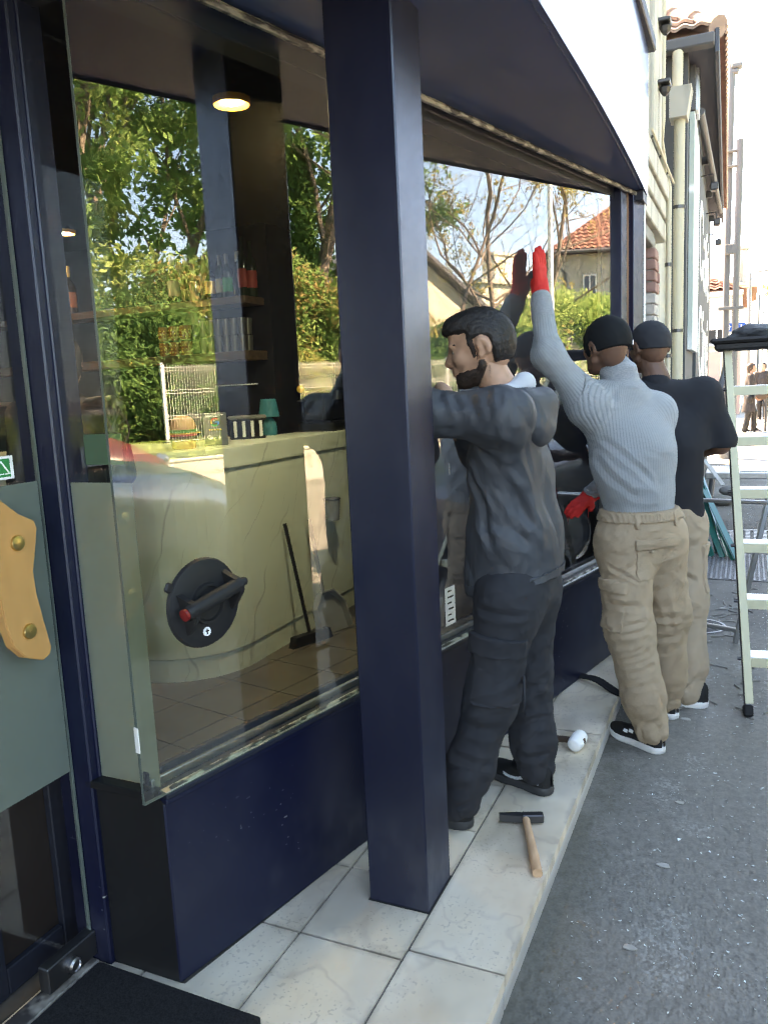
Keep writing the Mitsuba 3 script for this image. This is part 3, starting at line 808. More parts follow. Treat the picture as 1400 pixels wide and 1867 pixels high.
p1 = thing('drainpipe', 'thin grey drainpipe clipped beside the brick pier', 'drainpipe')
part(p1, 'pipe', tube([(-.50, 5.86, .05), (-.50, 5.86, 2.74), (-.52, 5.80, 2.84), (-.52, 5.50, 2.95), (-.505, 5.44, 3.05), (-.505, 5.44, 7.0)], .018, 12), 'm_beige_pipe', smooth=40)
for z in (.9, 1.65, 2.25):
    part(p1, 'clip', lathe([(.019, -.012), (.024, -.012), (.024, .012), (.019, .012)], (-.50, 5.86, z), n=12), 'm_darksteel')
p2 = thing('downpipe', 'thick beige downpipe with a box hopper at its head', 'drainpipe')
part(p2, 'pipe', cat([tube([(-.495, 6.62, .02), (-.495, 6.62, 3.37)], .039, 14), tube([(-.52, 6.70, 3.56), (-.53, 6.85, 3.9)], .039, 14)]), 'm_beige_pipe', smooth=40)
part(p2, 'hopper', prism([(-.075, 0), (.045, 0), (.075, .21), (-.075, .21)], -.10, .10, (-.485, 6.62, 3.36), ((1, 0, 0), (0, 0, 1), (0, -1, 0))), 'm_concrete')
for z in (.8, 1.85, 2.75):
    part(p2, 'clip', lathe([(.040, -.012), (.045, -.012), (.045, .012), (.040, .012)], (-.495, 6.62, z), n=14), 'm_darksteel')

# ---------------------------------------------------------------- dark grey building with white lettering and a tiled roof
b2 = thing('grey_building', 'dark grey building with white wall lettering under a tiled roof', 'building')
C0, C1 = A(-.47, 7.1, 0), A(-.63, 14.6, 0)
GD = unit(C1 - C0); GN = A(GD[1], -GD[0], 0); LEN = np.linalg.norm(C1 - C0)
GAX = (GD, GN, UPZ)
gb = lambda u0, u1, w0, w1, z0, z1, ch=0.: frame_box(C0, GAX, (u0, w0, z0), (u1, w1, z1), ch)
part(b2, 'wall', cat([gb(-.05, LEN, -6, 0, 0, 4.0)]), 'm_greywall')
part(b2, 'mural', gb(.20, 1.42, .002, .045, 1.72, 3.60, .004), 'm_mural', label='tall pale painted mural panel')
part(b2, 'corner_panel', gb(.2, 1.42, 0, .045, 3.61, 3.95, .004), 'm_slate')
sgn = part(b2, 'sign_wall', gb(1.5, LEN - .1, 0, .03, .0, 3.9, .004), 'm_greywall')
for s, z, h, u0, wd in (('Café', 2.55, .80, 2.1, 4.2), ('Ciné', 1.45, .80, 2.1, 4.2)):
    part(sgn, 'lettering', text(s, h, C0 + GD * u0 + GN * .03 + UPZ * z, (GD, UPZ, GN), .006, False, wd), 'm_white', label=f'white lettering reading {s}')
for u in (2.4, 4.6, 6.4):
    part(b2, 'floodlight', cat([tube([C0 + GD * u + GN * .0 + UPZ * 3.56, C0 + GD * u + GN * .15 + UPZ * 3.57, C0 + GD * u + GN * .16 + UPZ * 3.47], .008, 6), gb(u - .07, u + .07, .12, .20, 3.40, 3.48, .012)]), 'm_darksteel', label='small floodlight on a bent arm')
part(b2, 'awning_case', tube([(-.41, 7.7, 3.70), (-.42, 13.4, 3.86)], .032, 12), 'm_slate', smooth=40, label='rolled awning case under the eave')
for u in (.9, 2.6, 4.4, 6.2):
    part(b2, 'awning_bracket', gb(u - .02, u + .02, .03, .10, 3.72, 3.80, .004), 'm_darksteel')
part(b2, 'shutter', cat([gb(.25 + .045 * k, .28 + .045 * k, .046, .07, 3.62, 3.94, .003) for k in range(7)]), 'm_alu')
# roof: hip end towards the camera, eave over the street
E0, E1, EZ, OV = -.10, LEN + .05, 4.02, .21
part(b2, 'eave', cat([gb(E0 - .02, E1, -.3, OV, EZ - .05, EZ + .01), gb(E0 - .03, E1, OV - .02, OV + .01, EZ - .12, EZ + .05, .004)]), 'm_eave', label='dark underside of the overhanging eave')
part(b2, 'gutter', cat([gb(E0 - .12, E0, -4, OV - .02, EZ - .08, EZ + .0, .01)]), 'm_slate')
SL = math.tan(math.radians(36))
hipd = 3.2
rid = lambda u, w, z: C0 + GD * u + GN * w + UPZ * z
e0 = [rid(E0, OV, EZ + .03), rid(E0, OV - 2 * hipd, EZ + .03), rid(E0 + hipd, OV - hipd, EZ + .03 + SL * hipd), rid(E1, OV - hipd, EZ + .03 + SL * hipd), rid(E1, OV, EZ + .03), rid(E1, OV - 2 * hipd, EZ + .03)]
rf = part(b2, 'roof', cat([quad(e0[0], e0[2], e0[2], e0[1]), quad(e0[0], e0[4], e0[3], e0[2]), quad(e0[1], e0[2], e0[3], e0[5]), quad(e0[4], e0[5], e0[3], e0[3])]), 'm_paletile_1')
# interlocking tiles on the hip slope that faces the camera, and along the street eave
tp = []
tw, tl = .12, .15


def roof_tile(w=.125, l=.18):
    n = 7
    xs_ = np.linspace(-w / 2, w / 2, n)
    prof = .022 * np.clip(np.cos(xs_ / w * 2 * PI), -1, 1) * .5 + .02
    P = np.stack([np.stack([xs_, np.full(n, y), prof + t], 1) for y, t in ((0, .028), (0, .004), (l, -.012))], 0)
    P = P[[1, 0, 2]]
    return grid_mesh(P)


rt = [mikit.ply(roof_tile(), f'm_paletile_{k}', smooth=False) for k in range(3)]
mats_ = []
hipN = unit(np.cross(GN, GD * hipd + UPZ * SL * hipd))
up_h = unit(GD * 1 + UPZ * SL)
L_slope = hipd * math.sqrt(1 + SL * SL)
nrow = int(L_slope / tl)
for r in range(nrow):
    d = r * tl
    inset = d / L_slope * hipd
    w = OV - inset - .12
    while w > OV - 2 * hipd + inset + .1 and w > -2.0:
        o = rid(E0 - .05, w, EZ + .045) + up_h * d
        m = np.eye(4); zx = -hipN if hipN[2] < 0 else hipN
        m[:3, 0], m[:3, 1], m[:3, 2], m[:3, 3] = np.cross(up_h, zx), up_h, zx, o + zx * rng.uniform(0, .006)
        mats_.append(m); w -= tw
for m in sorted(mats_, key=lambda q: q[2, 3])[:290]:
    scene[numbered(rf + '__roof_tile')] = {**rt[rng.integers(3)], 'to_world': T(m.tolist())}
zx = unit(np.cross(GD, GN * -1 + UPZ * SL)); zx = zx if zx[2] > 0 else -zx
up_s = unit(-GN + UPZ * SL)
edge, pieces = [], roof_tile()
for r in range(2):
    u = E0 + .1 + r * tl * .8
    while u < E1 - .1:
        m = np.stack([np.cross(up_s, zx), up_s, zx])
        edge.append((rid(u, OV + .04, EZ + .05) + up_s * (r * tl) + pieces[0] @ m, pieces[1])); u += tw
part(rf, 'eave_tiles', cat(edge), 'm_paletile_0', kind='stuff')
hipk = [rid(E0, OV, EZ + .06), e0[2] + UPZ * .05]
for k in range(18):
    a, b = hipk[0] + (hipk[1] - hipk[0]) * k / 18, hipk[0] + (hipk[1] - hipk[0]) * (k + 1.15) / 18
    part(rf, 'hip_tile', cyl(a, b, .085, .065, 10), f'm_paletile_{k % 3}', smooth=40)

# ---------------------------------------------------------------- far house on the left past the crossing
def window(parent, o, ax, w, h, rev=.06, frame=.05, blind=False, bars=1):
    o = np.asarray(o, float)
    wk = part(parent, 'window', cat([frame_box(o, ax, (0, -.005, 0), (w, .03, frame), .004), frame_box(o, ax, (0, -.005, h - frame), (w, .03, h), .004), frame_box(o, ax, (0, -.005, frame), (frame, .03, h - frame), .004), frame_box(o, ax, (w - frame, -.005, frame), (w, .03, h - frame), .004)] +
              [frame_box(o, ax, (w * (i + 1) / (bars + 1) - .025, 0, frame), (w * (i + 1) / (bars + 1) + .025, .028, h - frame)) for i in range(bars)]), 'm_white')
    part(wk, 'pane', frame_box(o, ax, (frame, .0, frame), (w - frame, .012, h - frame)), 'm_winpane')
    if blind:
        part(wk, 'blind', frame_box(o, ax, (frame, .012, h * .32), (w - frame, .02, h - frame)), 'm_blind')
    part(wk, 'sill', frame_box(o, ax, (-.08, 0, -.09), (w + .08, .10, -.005), .01), 'm_concrete')
    return wk


def hip_roof(x0, x1, y0, y1, z, rise, ov=.4, hip0=True, hip1=True, along='y'):
    x0, x1, y0, y1 = x0 - ov, x1 + ov, y0 - ov, y1 + ov
    if along == 'y':
        xm, d = (x0 + x1) / 2, (x1 - x0) / 2
        r0, r1 = (xm, y0 + d * hip0, z + rise), (xm, y1 - d * hip1, z + rise)
        c = [(x0, y0, z), (x1, y0, z), (x1, y1, z), (x0, y1, z)]
        fs = [(c[0], r0, c[1], c[1]), (c[1], r0, r1, c[2]), (c[2], r1, c[3], c[3]), (c[3], r1, r0, c[0]), (c[0], c[1], c[2], c[3])]
    else:
        ym, d = (y0 + y1) / 2, (y1 - y0) / 2
        r0, r1 = (x0 + d * hip0, ym, z + rise), (x1 - d * hip1, ym, z + rise)
        c = [(x0, y0, z), (x0, y1, z), (x1, y1, z), (x1, y0, z)]
        fs = [(c[0], r0, c[1], c[1]), (c[1], r0, r1, c[2]), (c[2], r1, c[3], c[3]), (c[3], r1, r0, c[0]), (c[0], c[1], c[2], c[3])]
    return cat([quad(*f) for f in fs] + [quad(*f[::-1]) for f in fs])


def tiled_plane(o, ax_u, ax_v, poly_uv, n, tw=.3, tl=.34):
    """Small overlapping tile courses over a roof plane: real steps and ribs as one cheap sheet."""
    us = np.arange(poly_uv[0], poly_uv[1] + tw / 4, tw / 4)
    vs, hs = [], []
    v = 0.
    while v < poly_uv[2]:
        vs += [v, v + tl * .98]; hs += [.05, .0]; v += tl
    us_, P = us, []
    for v, h in zip(vs, hs):
        lo, hi = poly_uv[3](v)
        u = np.clip(us_, lo, max(hi, lo))
        P.append(np.asarray(o) + u[:, None] * ax_u + v * ax_v + (h + .03 * np.cos(us_ / tw * 2 * PI))[:, None] * n)
    return grid_mesh(np.array(P))


fh = thing('cream_house', 'cream house with a red tiled roof beyond the crossing on the left', 'house')
part(fh, 'wall', box((-13, 31, 0), (-.25, 40, 4.25)), 'm_render_cream')
part(fh, 'cornice', box((-13.2, 30.85, 4.10), (-.2, 31.0, 4.27), .01), 'm_white')
r_ = part(fh, 'roof', hip_roof(-13, -.35, 31, 40, 4.28, 1.9, .25), 'm_rooftile_1')
up_r = unit(A(0, 4.75, 1.9))
part(r_, 'tile_courses', tiled_plane((-13.25, 30.75, 4.30), A(1, 0, 0), up_r, (0, 13.15, 4.9, lambda v: (v * .93, 13.15 - v * .93)), unit(A(0, -1.9, 4.75))), 'm_rooftile_0', kind='stuff')
part(r_, 'chimney', cat([box((-4.1, 33, 5.2), (-3.5, 33.6, 6.7), .02), box((-4.15, 32.95, 6.7), (-3.45, 33.65, 6.85), .02)]), 'm_brick_2')
for (x, z, w, h, bl) in ((-1.42, 2.45, .78, 1.6, True), (-3.9, 2.45, .95, 1.6, True), (-6.4, 2.45, .95, 1.6, False)):
    window(fh, (x, 30.99, z), ((1, 0, 0), (0, -1, 0), (0, 0, 1)), w, h, blind=bl)
part(fh, 'base_band', box((-13, 30.94, 0), (-.24, 31.0, 2.2), .01), 'm_rosy', label='rosy painted band along the foot of the wall')
part(fh, 'drainpipe', tube([(-.45, 30.9, .1), (-.45, 30.9, 4.1)], .05, 8), 'm_beige_pipe', smooth=40)
lh = thing('far_house', 'pale house with a tall chimney far down the street', 'house')
part(lh, 'wall', box((-9, 52, 0), (.1, 62, 6.2)), 'm_render_cream')
r_ = part(lh, 'roof', hip_roof(-9, .1, 52, 62, 6.2, 2.2, .3), 'm_rooftile_2')
part(r_, 'chimney', cat([box((-.9, 53, 6.3), (-.2, 53.8, 8.5), .02), box((-1.0, 52.9, 8.5), (-.1, 53.9, 8.7), .02)]), 'm_concrete')
for x in (-1.6, -4, -6.4):
    for z in (1.0, 3.9):
        window(lh, (x, 51.99, z), ((1, 0, 0), (0, -1, 0), (0, 0, 1)), 1.0, 1.5)

# ---------------------------------------------------------------- across the street (seen in the window reflections)
lw = thing('low_wall', 'low pale wall edging the grass bank across the street', 'wall')
part(lw, 'wall', box((10.0, -6, 0), (10.2, 24, .42), .01), 'm_concrete')
for k in range(15):
    part(lw, 'coping', box((9.97, -6 + 2 * k + .005, .42), (10.23, -4 + 2 * k - .005, .46), .008), 'm_concrete')
fn_ = thing('wire_fence', 'white welded wire fence on posts along the bank across the street', 'fence')
for k in range(7):
    y0 = 7.25 + 2.5 * k
    part(fn_, 'post', box((11.27, y0 - .03, .45), (11.33, y0 + .03, 2.18), .004), 'm_white')
    wires = [box((11.297, y0 + .055 * i - .0028, .62), (11.3025, y0 + .055 * i + .0028, 2.14)) for i in range(1, 45)]
    wires += [box((11.292, y0 + .03, z), (11.306, y0 + 2.47, z + .009)) for z in (.64, .70, 1.12, 1.18, 1.60, 1.66, 2.02, 2.08)]
    part(fn_, 'wire_panel', cat(wires), 'm_white')


def leaf_cloud(n, centres, radii, size, seed, flat=.5, shell=.45, gap=.40):
    """n leaf-sized faces (folded quads) spread through a set of blobs."""
    r = np.random.default_rng(seed)
    k = r.integers(len(centres), size=n)
    d = r.normal(size=(n, 3)); d /= np.linalg.norm(d, axis=1, keepdims=True)
    rad = r.random(n) ** shell
    c = np.asarray(centres)[k] + d * rad[:, None] * np.asarray(radii)[k]
    keep = meshkit.fbm(c * 1.1 + seed, 3, seed) > gap
    c, d = c[keep], d[keep]
    n = len(c)
    nrm = d * .5 + r.normal(size=(n, 3)) * .7 + [0, 0, .5]
    nrm /= np.linalg.norm(nrm, axis=1, keepdims=True)
    a = np.cross(nrm, r.normal(size=(n, 3))); a /= np.linalg.norm(a, axis=1, keepdims=True)
    b = np.cross(nrm, a)
    s = size * r.uniform(.6, 1.35, n)[:, None]
    tipf = nrm * s * .18
    V = np.stack([c - a * s, c + b * s * flat - tipf, c + a * s - tipf * 2, c - b * s * flat - tipf], 1).reshape(-1, 3)
    i = np.arange(n)[:, None] * 4
    return V, np.vstack([i + [0, 1, 2], i + [0, 2, 3]])


def branches(base, h, r0, seed, spread=.55, levels=4, n_kids=(4, 4, 4, 3), lean=(0, 0)):
    """Tapered trunk and limbs; returns meshes and the twig tips."""
    r = np.random.default_rng(seed)
    ms, tips = [], []

    def grow(p, d, L, rad, lev):
        n = 6 if lev < 2 else 4
        pts = [p]
        for i in range(n):
            d = unit(d + r.normal(size=3) * (.10 if lev == 0 else .20) + [0, 0, .05 if lev else .0])
            pts.append(pts[-1] + d * L / n)
        pts = np.array(pts)
        rr = np.linspace(rad, rad * (.45 if lev < levels - 1 else .25), n + 1)
        ms.append(tube(pts, rr, 9 if lev == 0 else 5 if lev == 1 else 3, cap=False))
        if lev == levels - 1:
            tips.extend(pts[2:]); return
        for k in range(n_kids[lev]):
            t = r.uniform(.35, 1.0) if k else 1.0
            i = min(int(t * n), n - 1)
            q = pts[i] + (pts[i + 1] - pts[i]) * (t * n - i)
            side = unit(np.cross(d, r.normal(size=3)))
            nd = unit(d * r.uniform(.4, .9) + side * spread * r.uniform(.7, 1.5) + [0, 0, .15])
            grow(q, nd, L * r.uniform(.5, .72), max(rad * (.62 if k == 0 else .45) * (1 - .35 * t * (k > 0)), .006), lev + 1)

    grow(np.asarray(base, float), unit([lean[0], lean[1], 1]), h, r0, 0)
    return ms, np.array(tips)


def tree(name, label, base, h, r0, seed, mat, leaves, size, group=None, spread=.55, blob=.5, kids=(4, 4, 4, 3), lean=(0, 0), mat2=None, low=None, levels=4):
    t = thing(name, label, 'tree', group)
    ms, tips = branches(base, h, r0, seed, spread, levels, kids, lean)
    part(t, 'trunk', cat(ms[:1]), 'm_bark', smooth=True)
    part(t, 'limbs', cat(ms[1:]), 'm_bark')
    if leaves:
        V = leaf_cloud(leaves, tips, np.full((len(tips), 3), blob), size, seed, gap=.565)
        part(t, 'crown', V, mat)
        if mat2:
            part(t, 'crown', leaf_cloud(leaves // 2, tips, np.full((len(tips), 3), blob * .8), size * .9, seed + 50, gap=.5), mat2)
    if low:   # foliage on low side growth round the trunk: (y0, y1, x0, x1, z0, z1, count)
        rg = np.random.default_rng(seed + 200)
        cs = np.stack([rg.uniform(low[2], low[3], 70), rg.uniform(low[0], low[1], 70), rg.uniform(low[4], low[5], 70)], 1)
        part(t, 'side_growth', leaf_cloud(low[6], cs, rg.uniform(.45, .95, (70, 3)), size, seed + 300, gap=.61), mat)
        part(t, 'side_growth', leaf_cloud(low[6] // 2, cs, rg.uniform(.45, .95, (70, 3)), size, seed + 400, gap=.61), mat2 or mat)
    return t


def bush(name, label, blobs, n, size, seed, mats, category='bush'):
    b = thing(name, label, category)
    c = np.array([x[:3] for x in blobs], float); r = np.array([x[3:] for x in blobs], float)
    rg = np.random.default_rng(seed)
    stems = []
    for k in range(8):
        i = rg.integers(len(c))
        p = A(c[i][0] + rg.normal() * .3, c[i][1] + rg.normal() * .4, .5)
        stems.append(tube([p, (p + c[i]) / 2 + rg.normal(size=3) * .15, c[i] + rg.normal(size=3) * .3], [.05, .035, .015], 5))
    part(b, 'stem', cat(stems), 'm_bark')
    for j, m in enumerate(mats):
        part(b, 'foliage', leaf_cloud(n // len(mats), c, r, size, seed + 31 * j, shell=.35), m)
    return b


tree('ivy_clad_tree', 'tall ivy-clad tree with a double trunk reflected beside the square post', (16.0, 13.9, .5), 8.0, .30, 11, 'm_leaf_0', 26000, .11, blob=.75, mat2='m_leaf_1', spread=.42, low=(12.4, 16.4, 15.5, 18, 4.5, 8.5, 9000))
part('ivy_clad_tree', 'ivy', leaf_cloud(9000, [(16.0, 13.9, z) for z in np.arange(2.5, 8.5, .5)], [(.45, .5, .5)] * 12, .08, 111), 'm_leaf_0')
tree('leafy_tree', 'tall yellow-green tree reflected at the left edge of the first window', (15.5, 6.6, .5), 7.5, .24, 12, 'm_leaf_1', 32000, .115, blob=.85, mat2='m_leaf_2', spread=.5, kids=(6, 4, 4, 3), low=(5.6, 8.6, 14.5, 16.5, 3.0, 8.5, 16000))
tree('thin_tree', 'slender forked tree reflected near the middle of the left window', (16.5, 9.9, .5), 8.5, .20, 13, 'm_leaf_1', 24000, .105, blob=.7, mat2='m_leaf_0', spread=.42, kids=(6, 4, 4, 3), low=(8.2, 11.0, 15.5, 17.5, 3.0, 8.8, 15000))
tree('slim_tree', 'slim tree between bigger ones behind the hedge across the street', (19.0, 12.0, .5), 8.5, .18, 14, 'm_leaf_1', 20000, .12, blob=.8, spread=.45, low=(10.5, 14.5, 18, 20, 3.5, 8.5, 9000))
tree('pale_trunk_tree', 'tree with a pale leaning trunk beside the ivy-clad one', (17.2, 15.6, .5), 7.2, .2, 15, 'm_leaf_1', 9000, .10, blob=.65, lean=(-.05, -.12))
tree('round_tree', 'dense green tree left of the reflected hedge', (16.0, 3.6, .5), 7., .25, 16, 'm_leaf_0', 22000, .12, blob=1.0, low=(2.5, 5.5, 15, 17, 2.5, 7, 9000))
# budding trees seen in the second window
tree('budding_tree', 'nearly bare tree with pale yellow buds reflected above the first worker', (13.2, 18.6, .5), 6.2, .115, 21, 'm_leaf_4', 11000, .06, spread=.75, blob=.20, kids=(7, 4, 4, 3, 2), levels=5)
tree('forked_budding_tree', 'forked budding tree reflected next to the white pole', (14.5, 21.8, .5), 6.8, .12, 22, 'm_leaf_5', 7000, .055, spread=.65, blob=.18, kids=(6, 4, 4, 3, 2), levels=5)
tree('small_budding_tree', 'small budding tree reflected by the square post', (12.6, 15.8, .5), 5.4, .085, 23, 'm_leaf_4', 9000, .06, spread=.8, blob=.20, kids=(6, 4, 4, 3, 2), lean=(.05, .15), levels=5)
# hedges and bushes on the bank, down to the ground behind the fence
hr = np.random.default_rng(5)


def hedge_blobs(y0, y1, x, z0, z1, n, r=.85):
    t = hr.random(n)
    zz = z0 + (z1 - z0) * hr.random(n)
    return [(x + hr.normal() * .25 + .12 * (z - z0), y0 + (y1 - y0) * a, z, r * hr.uniform(.7, 1.1), r * hr.uniform(.8, 1.2), r * .8) for a, z in zip(t, zz)]


bush('tall_hedge', 'tall sunlit hedge above the white fence reflected beside the post', hedge_blobs(8.6, 14.8, 13.0, .9, 4.2, 60), 75000, .062, 3, ['m_leaf_0', 'm_leaf_1', 'm_leaf_2', 'm_leaf_5'])
bush('yellow_bush', 'yellow-green bush leaning over the white fence', hedge_blobs(9.9, 11.6, 12.2, 1.0, 2.7, 10, .55), 12000, .06, 4, ['m_leaf_2', 'm_leaf_4'])
bush('dark_hedge', 'dark green hedge reflected low in the left window', hedge_blobs(1.5, 8.6, 12.4, .7, 3.6, 75), 80000, .065, 6, ['m_leaf_3', 'm_leaf_0', 'm_leaf_0'])
bush('flowering_hedge', 'dark hedge dotted with pink flowers reflected between two workers', hedge_blobs(14.8, 20.5, 12.8, .9, 2.7, 50), 60000, .06, 7, ['m_leaf_3', 'm_leaf_0'])
part('flowering_hedge', 'flowers', leaf_cloud(420, [(12.0, y, z) for y in (17.6, 18.6, 19.6) for z in (1.9, 2.4)], [(.55, .6, .45)] * 6, .05, 77), 'm_flower')
bush('lime_bush', 'bright lime green bush in front of the hip-roofed house', hedge_blobs(19.2, 26, 13.2, 1.6, 3.9, 50), 60000, .065, 8, ['m_leaf_2', 'm_leaf_2', 'm_leaf_1'])
gk = struct('weeds', 'grass and weeds growing along the top of the low wall', 'stuff')
put(gk, cat([leaf_cloud(12000, [(10.6, y, .62) for y in np.arange(-4, 24, .5)], [(.5, .6, .16)] * 56, .05, 9, flat=.22), leaf_cloud(1500, [(10.3, y, .6) for y in np.arange(6, 14, .5)], [(.2, .5, .22)] * 16, .06, 10)]), 'm_leaf_2')

# houses across the street
hh = thing('hip_roofed_house', 'grey-cream house with a red tiled hip roof reflected in the second window', 'house')
HW, HD = unit(A(-.70, .714, 0)), unit(A(.714, .70, 0))     # along its front, and away from the street
HO = A(16.2, 25.7, 0)
hmap = lambda m: (HO + VF(m)[0][:, :1] * HW + VF(m)[0][:, 1:2] * HD + VF(m)[0][:, 2:] * UPZ, VF(m)[1])
HAX = (HW, -HD, UPZ)
part(hh, 'wall', hmap(box((0, 0, 0), (7.2, 7.5, 6.05))), 'm_render_grey')
r_ = part(hh, 'roof', hmap(hip_roof(0, 7.2, 0, 7.5, 6.1, 3.0, .55, along='x')), 'm_rooftile_1')
part(r_, 'tile_courses', hmap(tiled_plane((-.55, -.55, 6.14), A(1, 0, 0), unit(A(0, 4.3, 3.0)), (0, 8.3, 5.2, lambda v: (v * .82, 8.3 - v * .82)), unit(A(0, -3.0, 4.3)), .26, .30)), 'm_rooftile_0', kind='stuff')
part(r_, 'tile_courses', hmap(tiled_plane((-.55, 8.05, 6.14), A(0, -1, 0), unit(A(4.3, 0, 3.0)), (0, 8.6, 5.2, lambda v: (v * .82, 8.6 - v * .82)), unit(A(-3.0, 0, 4.3)), .26, .30)), 'm_rooftile_0', kind='stuff')
part(r_, 'gutter', hmap(cat([tube([(-.6, -.6, 6.08), (7.8, -.6, 6.08)], .06, 8), tube([(-.5, -.6, 6.04), (-.2, -.3, 5.6), (.12, -.06, 5.4), (.12, -.06, .5)], .045, 8)])), 'm_slate', smooth=40)
for (x, z, w, hgt) in ((.75, 4.0, .5, 1.3), (1.75, 3.85, 1.15, 1.45), (4.2, 3.85, 1.15, 1.45)):
    window(hh, HO + HW * x - HD * .01 + UPZ * z, HAX, w, hgt, bars=1)
part(hh, 'balcony_rail', hmap(cat([box((1.5, -.25, 4.42), (3.2, -.22, 4.46)), box((1.5, -.25, 3.8), (3.2, -.22, 3.83))] + [box((1.5 + .12 * k, -.245, 3.8), (1.52 + .12 * k, -.225, 4.44)) for k in range(15)])), 'm_darksteel')
gh = thing('gabled_house', 'sunlit cream house with its gable to the street, reflected above the first worker', 'house')
part(gh, 'wall', prism([(17.2, 0), (25.4, 0), (25.4, 4.3), (21.3, 6.75), (17.2, 4.3)], 0, 9, (20, 0, 0), ((0, 1, 0), (0, 0, 1), (1, 0, 0))), 'm_render_cream')
part(gh, 'roof', cat([prism([(16.7, 4.05), (21.3, 6.8), (25.9, 4.05), (25.9, 4.22), (21.3, 6.98), (16.7, 4.22)], 0, 9.6, (19.6, 0, 0), ((0, 1, 0), (0, 0, 1), (1, 0, 0)))]), 'm_slate')
window(gh, (19.99, 20.7, 2.6), ((0, 1, 0), (-1, 0, 0), (0, 0, 1)), 1.0, 1.3)
bh = thing('flat_roofed_building', 'pale building with a boxy chimney reflected behind the gabled house', 'building')
part(bh, 'wall', cat([box((28, 34, 0), (38, 46, 6.9)), box((27.8, 33.8, 6.9), (38.2, 46.2, 7.1))]), 'm_render_grey')
part(bh, 'chimney', cat([box((29, 36.2, 7.1), (30, 38.2, 8.7), .02), box((28.9, 36.1, 8.7), (30.1, 38.3, 8.85))]), 'm_render_cream')
for y in (35, 38, 41):
    window(bh, (27.99, y, 4.6), ((0, 1, 0), (-1, 0, 0), (0, 0, 1)), 1.2, 1.3)
pl = thing('white_pole', 'tall white lamp pole reflected in the second window beside the red glove', 'pole')
part(pl, 'shaft', cyl((10.6, 17.95, .0), (10.6, 17.95, 9.0), .075, .06, 14), 'm_white', smooth=40)
part(pl, 'base_collar', cyl((10.6, 17.95, 0), (10.6, 17.95, .5), .11, .11, 14), 'm_white', smooth=40)
part(pl, 'arm', tube([(10.6, 17.95, 8.9), (10.1, 17.95, 9.3), (9.2, 17.95, 9.45)], .04, 8), 'm_white', smooth=40)
part(pl, 'lamp_head', box((8.5, 17.82, 9.40), (9.3, 18.08, 9.52), .03), 'm_slate')
# ---------------------------------------------------------------- people
def lat(f):
    return unit(np.cross(UPZ, f))


def head_prims(c, f, u):
    c = A(*c); s = unit(np.cross(u, f)); ax = (f, s, u)
    at = lambda x, y, z: c + f * x + s * y + u * z
    P = [ell(at(-.014, 0, .028), (.098, .077, .088), ax), ell(at(.030, 0, -.028), (.062, .058, .086), ax), ell(at(-.045, 0, -.01), (.058, .06, .07), ax),
         ell(at(.070, 0, -.094), (.022, .026, .020), ax), seg(at(.088, 0, .016), at(.108, 0, -.024), .0095, .0125), ell(at(.100, 0, -.030), (.014, .019, .009), ax),
         seg(at(.082, -.036, .026), at(.082, .036, .026), .011), ell(at(.088, 0, -.054), (.012, .024, .007), ax), ell(at(.086, 0, -.067), (.012, .021, .008), ax), ell(at(.060, 0, .055), (.034, .052, .040), ax)]
    for q in (-1, 1):
        P += [seg(at(.0, q * .054, -.050), at(.060, q * .024, -.092), .020, .018), ell(at(.062, q * .038, -.018), (.026, .022, .024), ax), ('cut', ell(at(.096, q * .032, .004), (.014, .016, .010), ax))]
        ea = (unit(f * .95 - u * .28), s, unit(u * .96 + f * .28))
        ec = at(-.024, q * .0755, .0)
        P += [ell(ec, (.0140, .0060, .0245), ea), ell(at(-.010, q * .0745, -.024), (.008, .006, .010), ax)]
        rim = [ec + ea[0] * (.0140 * math.cos(t)) + ea[2] * (.0245 * math.sin(t)) + s * q * .0055 for t in np.linspace(.15, 4.2, 8)]
        P += [seg(a, b, .0034) for a, b in zip(rim[:-1], rim[1:])]
    k = .95
    Q = []
    for p in P:
        i = p[1] if p[0] == 'cut' else p
        i = ('ell', c + (i[1] - c) * k, i[2] * k, i[3]) if i[0] == 'ell' else ('seg', c + (i[1] - c) * k, c + (i[2] - c) * k, i[3] * k, i[4] * k, i[5], i[6])
        Q.append(('cut', i) if p[0] == 'cut' else i)
    return Q, (lambda x, y, z: at(x * k, y * k, z * k)), ax


def add_head(k, c, f, u, skin, h=.0035):
    P, at, ax = head_prims(c, f, u)
    m = soft(P, h, .016, smooth=3)
    return P, at, ax, m


def body_mesh(J, headm):
    """One continuous figure: trunk, limbs, hands (fingers apart where they show) and head."""
    f = J['f']
    P = [seg(J['pelvis'], J['chest'], .09, .10, f, 1.35), seg(J['chest'], J['neck'], .085, .052, f, 1.2), seg(J['neck'], J['skull'], .054, .052)]
    for q in 'LR':
        P += [seg(J['S' + q], J['chest'], .05, .06), seg(J['S' + q], J['E' + q], .045, .038), seg(J['E' + q], J['W' + q], .037, .027),
              seg(J['pelvis'], J['H' + q], .065), seg(J['H' + q], J['K' + q], .058, .042), seg(J['K' + q], J['A' + q], .040, .030), seg(J['A' + q], J['A' + q] + J['foot' + q] * .12 - A(0, 0, .055), .027, .016)]
        if 'hand' + q in J:
            P += hand_prims(J['W' + q], *J['hand' + q], scale=.9)
    m = soft(P, .008, .03, smooth=2)
    return cat([m, headm])


